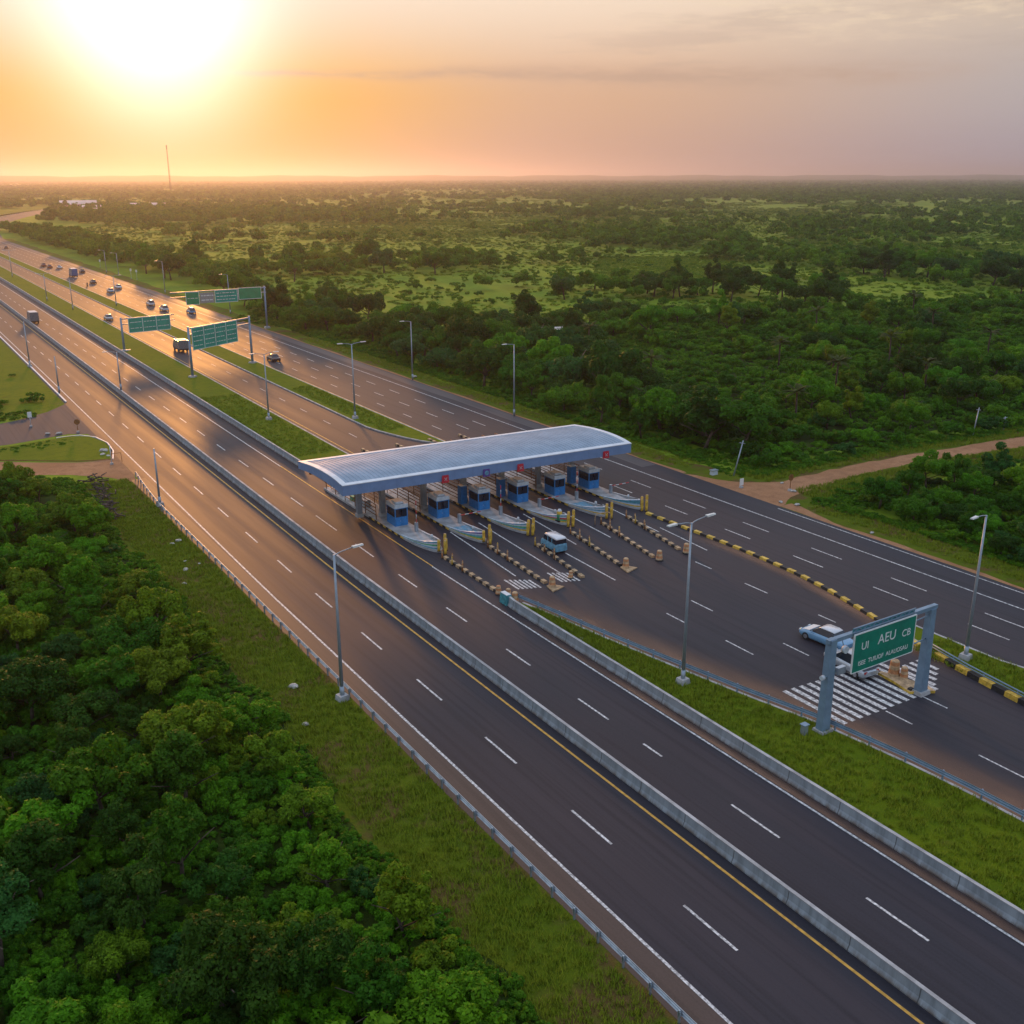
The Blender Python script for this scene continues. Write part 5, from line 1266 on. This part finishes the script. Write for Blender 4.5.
def label_all(objs, noun):
    by = {}
    for o, base, px in objs: by.setdefault(base, []).append((px, o))
    for base, l in by.items():
        l.sort(key=lambda q: q[0])
        for i, (px, o) in enumerate(l):
            o['label'] = base if len(l) == 1 else (f'leftmost {base}' if i == 0 else f'rightmost {base}' if i == len(l) - 1 else f'{ordinal(i + 1)} from left, {base}')
tl = []
for i, (x, y, rad, a) in enumerate(near_t):
    r = random.Random(i * 7 + 3)
    ci = r.randrange(len(CROWNS)); 
    if a == 'left' and r.random() < .5: ci = r.choice([0, 1, 2, 3, 9, 10, 11, 12, 13])
    me, shape = CROWNS[ci]
    wts = (2, 5, 4, 1, 1) if a in ('left', 'copse') else (2, 4, 4, 1, 1)
    if a == 'left' and x > 14: wts = (0, 2, 7, 2, 0)
    if a in ('B1', 'B3', 'B4', 'B5', 'dense', 'B8'): wts = (6, 4, 1, 0, 1)
    ti = r.choices(range(5), wts)[0]; tn, tc_ = TONES[ti]
    if a == 'left' and shape != 'upright': rad *= .95
    hcr = rad * 1.0 * r.uniform(.85, 1.15); lift = rad * r.uniform(.12, .35)
    t = empty('broadleaf_tree', (x, y, 0), r.uniform(0, 6.28), category='tree', group='broadleaf trees of the woods')
    c = link('crown', me, t); c.scale = (rad, rad * r.uniform(.88, 1.12), hcr); c.location = (0, 0, lift)
    j = [r.uniform(.85, 1.18) for _ in range(3)]; k = r.uniform(.85, 1.15)
    c.color = (tc_[0] * k * j[0], tc_[1] * k, tc_[2] * k * j[2], 1)
    u = link('trunk', TRUNKS[i % 4], t); u.scale = (rad * 1.1, rad * 1.1, lift + hcr * .6)
    px, py, d = project([(x, y, rad)])
    tl.append((t, f'{tn} {shape} tree {zone(x, y, a)}', px[0]))
label_all(tl, 'tree')
tl = []
for i, (x, y, rad, a) in enumerate(near_b):
    r = random.Random(i * 11 + 5)
    wts = (2, 4, 4, 2, 2)
    if a == 'left' and x > 13: wts = (0, 2, 6, 3, 1)
    ti = r.choices(range(5), wts)[0]; tn, tc_ = TONES[ti]
    c = link('shrub', SHRUBS[i % 5], category='shrub', group='shrubs between the trees'); c.location = (x, y, -.05); c.rotation_euler[2] = r.uniform(0, 6.28)
    c.scale = (rad, rad * r.uniform(.8, 1.2), rad * r.uniform(.75, 1.25))
    k = r.uniform(.85, 1.2); c.color = (tc_[0] * k, tc_[1] * k, tc_[2] * k, 1)
    px, py, d = project([(x, y, rad)])
    sz = 'large' if rad > 1.45 else 'small' if rad < 1.05 else 'middling'
    tl.append((c, f'{sz} {tn} shrub {zone(x, y, a)}', px[0]))
label_all(tl, 'shrub')
# palms
fr = np.random.default_rng(3)
def palm_mesh(seed):
    r = np.random.default_rng(seed); v, q, tn = [], [], []
    for i in range(18):
        a = i * 2.4 + r.uniform(-.2, .2); el_ = r.uniform(.1, 1.1); L = r.uniform(1.5, 2.1); pts = []
        for k in range(8):
            s = k / 7 * L; pts.append((math.cos(a) * s * math.cos(el_ * .7), math.sin(a) * s * math.cos(el_ * .7), s * math.sin(el_) - .42 * s * s * .5))
        for k in range(7):
            p0, p1 = np.array(pts[k]), np.array(pts[k + 1]); sd = np.array([-math.sin(a), math.cos(a), 0]); wd = .26 * math.sin(math.pi * (k + .6) / 8)
            for s in (-1, 1):
                b0 = len(v); v += [p0, p1, p1 + sd * s * wd - np.array([0, 0, wd * .5]) , p0 + sd * s * wd - np.array([0, 0, wd * .5])]; q.append((b0, b0 + 1, b0 + 2, b0 + 3)); tn.append(r.uniform(.2, .8))
    return mesh_np('fronds', np.array(v), np.array(q), [LEAF], tn)
PALMS = [palm_mesh(i) for i in range(3)]
pl = [(118, 106, 5.2), (141, 118, 5.8), (157, 112, 5.0), (171, 131, 6.2), (150, 140, 5.5), (196, 126, 5.6), (128, 172, 6.5), (188, 165, 6.4), (118, 140, 5.5), (176, 104, 5.4), (210, 150, 6.2), (232, 172, 6.8)]
tl = []
for i, (x, y, h) in enumerate(pl):
    t = empty('palm_tree', (x, y, 0), i * 1.7, category='palm', group='palms in the scrub')
    c = link('fronds', PALMS[i % 3], t); c.location = (0, 0, h); c.scale = (1.35,) * 3; c.color = (.050, .070, .016, 1)
    b = MB(); b.tube([(0, 0, -.1), (.15, 0, h * .5), (0, 0, h + .1)], [.22, .16, .14], BARK, 7); b.build('trunk', t)
    px, py, d = project([(x, y, h)]); tl.append((t, 'palm with drooping fronds above the scrub beyond the dirt track', px[0]))
label_all(tl, 'palm')

# ------------------------------------------------------------------ vegetation: masses nobody could count
def mk(items, hs=(.85, 1.15), dz=0.0):
    P = np.array([(i[0], i[1], dz) for i in items]); s = np.array([i[2] for i in items])
    return P, np.stack([s, s, s * rng.uniform(*hs, len(s))], 1)
P, s_ = mk(rest_t); P[:, 2] = s_[:, 0] * .12
scatter('woodland', P, s_, rng.integers(0, 6, len(P)), MIDP, kind='stuff', label='woods of the middle distance behind the single trees')
P, s_ = mk(rest_b, (.7, 1.2))
scatter('undergrowth', P, s_, rng.integers(0, 6, len(P)), BUSHP, kind='stuff', label='bushes and undergrowth filling the woods')
# low ground cover between the bushes
cov = []
for a, n, s0, s1 in (('left', 11000, .35, .95), ('copse', 3200, .35, .85), ('track', 9000, .5, 1.15), ('dense', 3500, .5, 1.1), ):
    poly = AREA[a]; A_ = np.array(poly); p = rng.uniform(A_.min(0), A_.max(0), (n * 2, 2)); p = p[inside(p, poly)][:n]
    cov.append(np.column_stack([p, rng.uniform(s0, s1, len(p))]))
n = 900; yy = rng.uniform(8, 134, n); cov.append(np.column_stack([np.array([20.0 + wob(y, .5, 1.0) for y in yy]) - np.abs(rng.normal(0, .9, n)), yy, rng.uniform(.22, .75, n)]))
n = 700; yy = rng.uniform(98, 260, n); cov.append(np.column_stack([91.2 + np.abs(rng.normal(0, 1.2, n)), yy, rng.uniform(.3, 1.0, n)]))
n = 1300; xx = rng.uniform(90, 150, n); yy = np.interp(xx, [90, 100, 112, 130, 150], [75, 76.5, 76, 73.5, 70]) + rng.normal(0, 2.2, n); cov.append(np.column_stack([xx, yy, rng.uniform(.2, .7, n)])[(yy < np.interp(xx, [90, 104, 122, 150], [77.5, 80.6, 79.6, 76])) & (vnoise(xx, yy, 5, 6) > .35)])
n = 900; xx = rng.uniform(93, 170, n); yy = np.interp(xx, [93, 103, 122, 150, 170], [88.5, 88.2, 87.2, 84, 81.5]) + np.abs(rng.normal(0, 1.4, n)); cov.append(np.column_stack([xx, yy, rng.uniform(.2, .7, n)]))
n = 500; yy = rng.uniform(28, 74, n); cov.append(np.column_stack([91.2 + np.abs(rng.normal(0, .7, n)), yy, rng.uniform(.25, .7, n)]))
n = 420; xx = rng.uniform(90, 99, n); yy = rng.uniform(89.5, 103, n); cov.append(np.column_stack([xx, yy, rng.uniform(.15, .5, n)])[xx > 89.5 + rng.uniform(0, 3, n)])
n = 900; xx = rng.uniform(-12, 19.5, n); yy = rng.uniform(128, 139, n); cov.append(np.column_stack([xx, yy, rng.uniform(.3, .85, n)])[(yy < np.interp(xx, [-12, 4, 14, 19.5], [139.5, 139, 138, 134.5]))])
n = 160; xx = rng.uniform(10, 24, n); yy = rng.uniform(182, 330, n); cov.append(np.column_stack([xx, yy, rng.uniform(.4, 1.6, n)])[vnoise(xx, yy, 8, 2) > .5])
n = 60; cov.append(np.column_stack([rng.uniform(12, 22, n), rng.uniform(174.5, 181, n), rng.uniform(.25, .7, n)])); cov.append(np.column_stack([rng.uniform(12, 24.5, n), rng.uniform(152, 156.5, n), rng.uniform(.15, .5, n)]))
cov = np.concatenate(cov)
scatter('ground_cover', np.column_stack([cov[:, :2], np.full(len(cov), -.08)]), np.column_stack([cov[:, 2], cov[:, 2], cov[:, 2] * rng.uniform(.6, 1.1, len(cov))]), rng.integers(0, 6, len(cov)), BUSHP, kind='stuff', label='low leafy ground cover under and between the trees')
poly = AREA['field']; A_ = np.array(poly); p = rng.uniform(A_.min(0), A_.max(0), (60000, 2)); p = p[inside(p, poly)]; p = p[(vnoise(p[:, 0], p[:, 1], 24, 12) * .6 + vnoise(p[:, 0], p[:, 1], 9, 13) * .4) > .33]
s = rng.uniform(.35, 1.25, len(p)); scatter('scrub_cover', np.column_stack([p, np.full(len(p), -.1)]), np.column_stack([s, s, s * rng.uniform(.5, .95, len(p))]), rng.integers(0, 5, len(p)), FBUSHP, kind='stuff', label='low bright scrub covering the open field')
# far woods to the horizon
N = 90000
th = R(AZ) + rng.uniform(-.72, .72, N); dist = np.exp(rng.uniform(math.log(420), math.log(17000), N))
X, Y = np.sin(th) * dist, np.cos(th) * dist
lowf = vnoise(X, Y * .45, 260, 1) * .6 + vnoise(X, Y * .6, 90, 2) * .4
thr = np.interp(dist, [400, 700, 1000, 1500, 2000, 2600, 17000], [.70, .66, .66, .58, .40, .30, .22])
keep = (lowf > thr) & ~((X < 60 + np.interp(Y, [700, 900, 1130, 1300], [40, 60, 120, 200])) & (Y < 1300) & (X > -60)) & ((X > 130) | (Y > 700) | (X < 20))
keep &= ~inside(np.column_stack([X, Y]), AREA['field']) | (rng.uniform(0, 1, N) < .15)
ta = vnoise(th * 900, np.log(dist) * 900, 42, 21) * .5 + vnoise(th * 900, np.log(dist) * 900, 14, 22) * .3 + vnoise(th * 4000, np.log(dist) * 900, 20, 23) * .2
keep |= (dist > 620) & (dist < 2600) & (ta > .60) & ~((X < 200) & (Y < 1300)) & ~inside(np.column_stack([X, Y]), AREA['field'])
keep |= (dist > 620) & (dist < 2600) & (rng.uniform(0, 1, N) < .05) & (X > 170)
keep &= ~opened(np.column_stack([X, Y])) | (rng.uniform(0, 1, N) < .07)
X, Y, dist = X[keep], Y[keep], dist[keep]
s = rng.uniform(3.0, 5.6, len(X)) * np.interp(dist, [400, 2000, 6000, 17000], [1, 1.25, 1.9, 3.2])
scatter('far_woods', np.column_stack([X, Y, s * .05]), np.column_stack([s, s, s * np.interp(dist, [400, 2000, 17000], [1, .9, .55])]), rng.integers(0, 8, len(X)), FARP, kind='stuff', label='woods stretching to the horizon')
fx, fy, fs = [], [], []
for k in CLEAR:
    A_ = np.array(AREA[k]); q = rng.uniform(A_.min(0), A_.max(0), (9000, 2)); q = q[inside(q, AREA[k])]; q = q[vnoise(q[:, 0], q[:, 1], 40, 41) > .42]
    fx.append(q); fs.append(rng.uniform(.6, 1.6, len(q)) * np.clip(np.hypot(q[:, 0], q[:, 1]) / 700, .7, 2))
fx, fs = np.concatenate(fx), np.concatenate(fs)
scatter('distant_scrub', np.column_stack([fx, np.full(len(fx), -.1)]), np.column_stack([fs, fs, fs * .6]), rng.integers(0, 5, len(fx)), FBUSHP, kind='stuff', label='low scrub in the distant clearings')
# left side beyond the side road
pl = []
for (x0, x1, y0, y1, n, s0, s1) in ((-60, 4, 136, 165, 60, 1.5, 3.4), (-40, 12, 172, 260, 90, 1.2, 3.6), (-60, 14, 260, 600, 160, 2.5, 5), (8, 22, 178, 250, 30, .4, 1.1)):
    p = np.column_stack([rng.uniform(x0, x1, n), rng.uniform(y0, y1, n), rng.uniform(s0, s1, n)])
    pl.append(p[~((p[:, 1] > 149) & (p[:, 1] < 178) & (p[:, 0] > -25))])
p = np.concatenate(pl); scatter('roadside_bushes', np.column_stack([p[:, :2], np.zeros(len(p))]), p[:, 2], rng.integers(0, 6, len(p)), MIDP, kind='stuff', label='bushes on the left beyond the side road')
# grass tufts on verges and medians
tp = []
def tufts(n, xf0, xf1, y0, y1, z=0.01, lo=.5, hi=1.1):
    y = rng.uniform(y0, y1, n); x0 = np.array([xf0(v) for v in y]); x1 = np.array([xf1(v) for v in y]); x = x0 + (x1 - x0) * rng.uniform(0, 1, n)
    k = rng.uniform(0, 1, n) < .45
    tp.append(np.column_stack([x, y, np.full(n, z), rng.uniform(lo, hi, n)])[k])
tufts(16000, lambda y: 20.2, lambda y: 25.7, 15, 131)
tufts(9000, lambda y: 45.2, lambda y: max(45.3, railx(y) - .1), 5, 69, .14)
tufts(2600, lambda y: 66.6, lambda y: 70.8, 20, 46, .14)
tufts(2600, lambda y: 46.6 + S(y), lambda y: 52.8 + S(y), 129, 175, .14); tufts(1500, lambda y: 63.4 + S(y) * .5, lambda y: 67.6, 136, 175, .14)
y_ = rng.uniform(92, 150, 3000); t_ = np.interp(y_, [92, 103, 122, 150], [84, 84.4, 83.2, 79.5]) + rng.choice([-1, 1], 3000) * rng.uniform(2.2, 6.5, 3000); tp.append(np.column_stack([y_, t_, np.full(3000, .01), rng.uniform(.6, 1.5, 3000)]))
tufts(6000, lambda y: 87.6, lambda y: 91.4, 97, 230); tufts(4000, lambda y: 88, lambda y: 93, 30, 76)
tp = np.concatenate(tp)
scatter('grass', tp[:, :3], tp[:, 3], rng.integers(0, 4, len(tp)), TUFTP, kind='stuff', label='short grass tufts on the verges and medians')

# ------------------------------------------------------------------ haze
HZ = 30000
b = MB(); b.box(-HZ, HZ, -9000, 42000, -1.2, 150, GALV); b.f and None
hz_m = bpy.data.materials.new('haze'); hz_m.use_nodes = True
t = NT(hz_m.node_tree); t.n.clear(); o_ = t.node('ShaderNodeOutputMaterial'); pv = t.node('ShaderNodeVolumePrincipled')
pv.inputs['Color'].default_value = (.58, .57, .72, 1); pv.inputs['Density'].default_value = 0.00013; pv.inputs['Anisotropy'].default_value = 0.7
t.l.new(pv.outputs[0], o_.inputs['Volume'])
b.mats = [hz_m]; hz_o = b.build('haze', kind='stuff', label='thin warm evening haze over the plain')
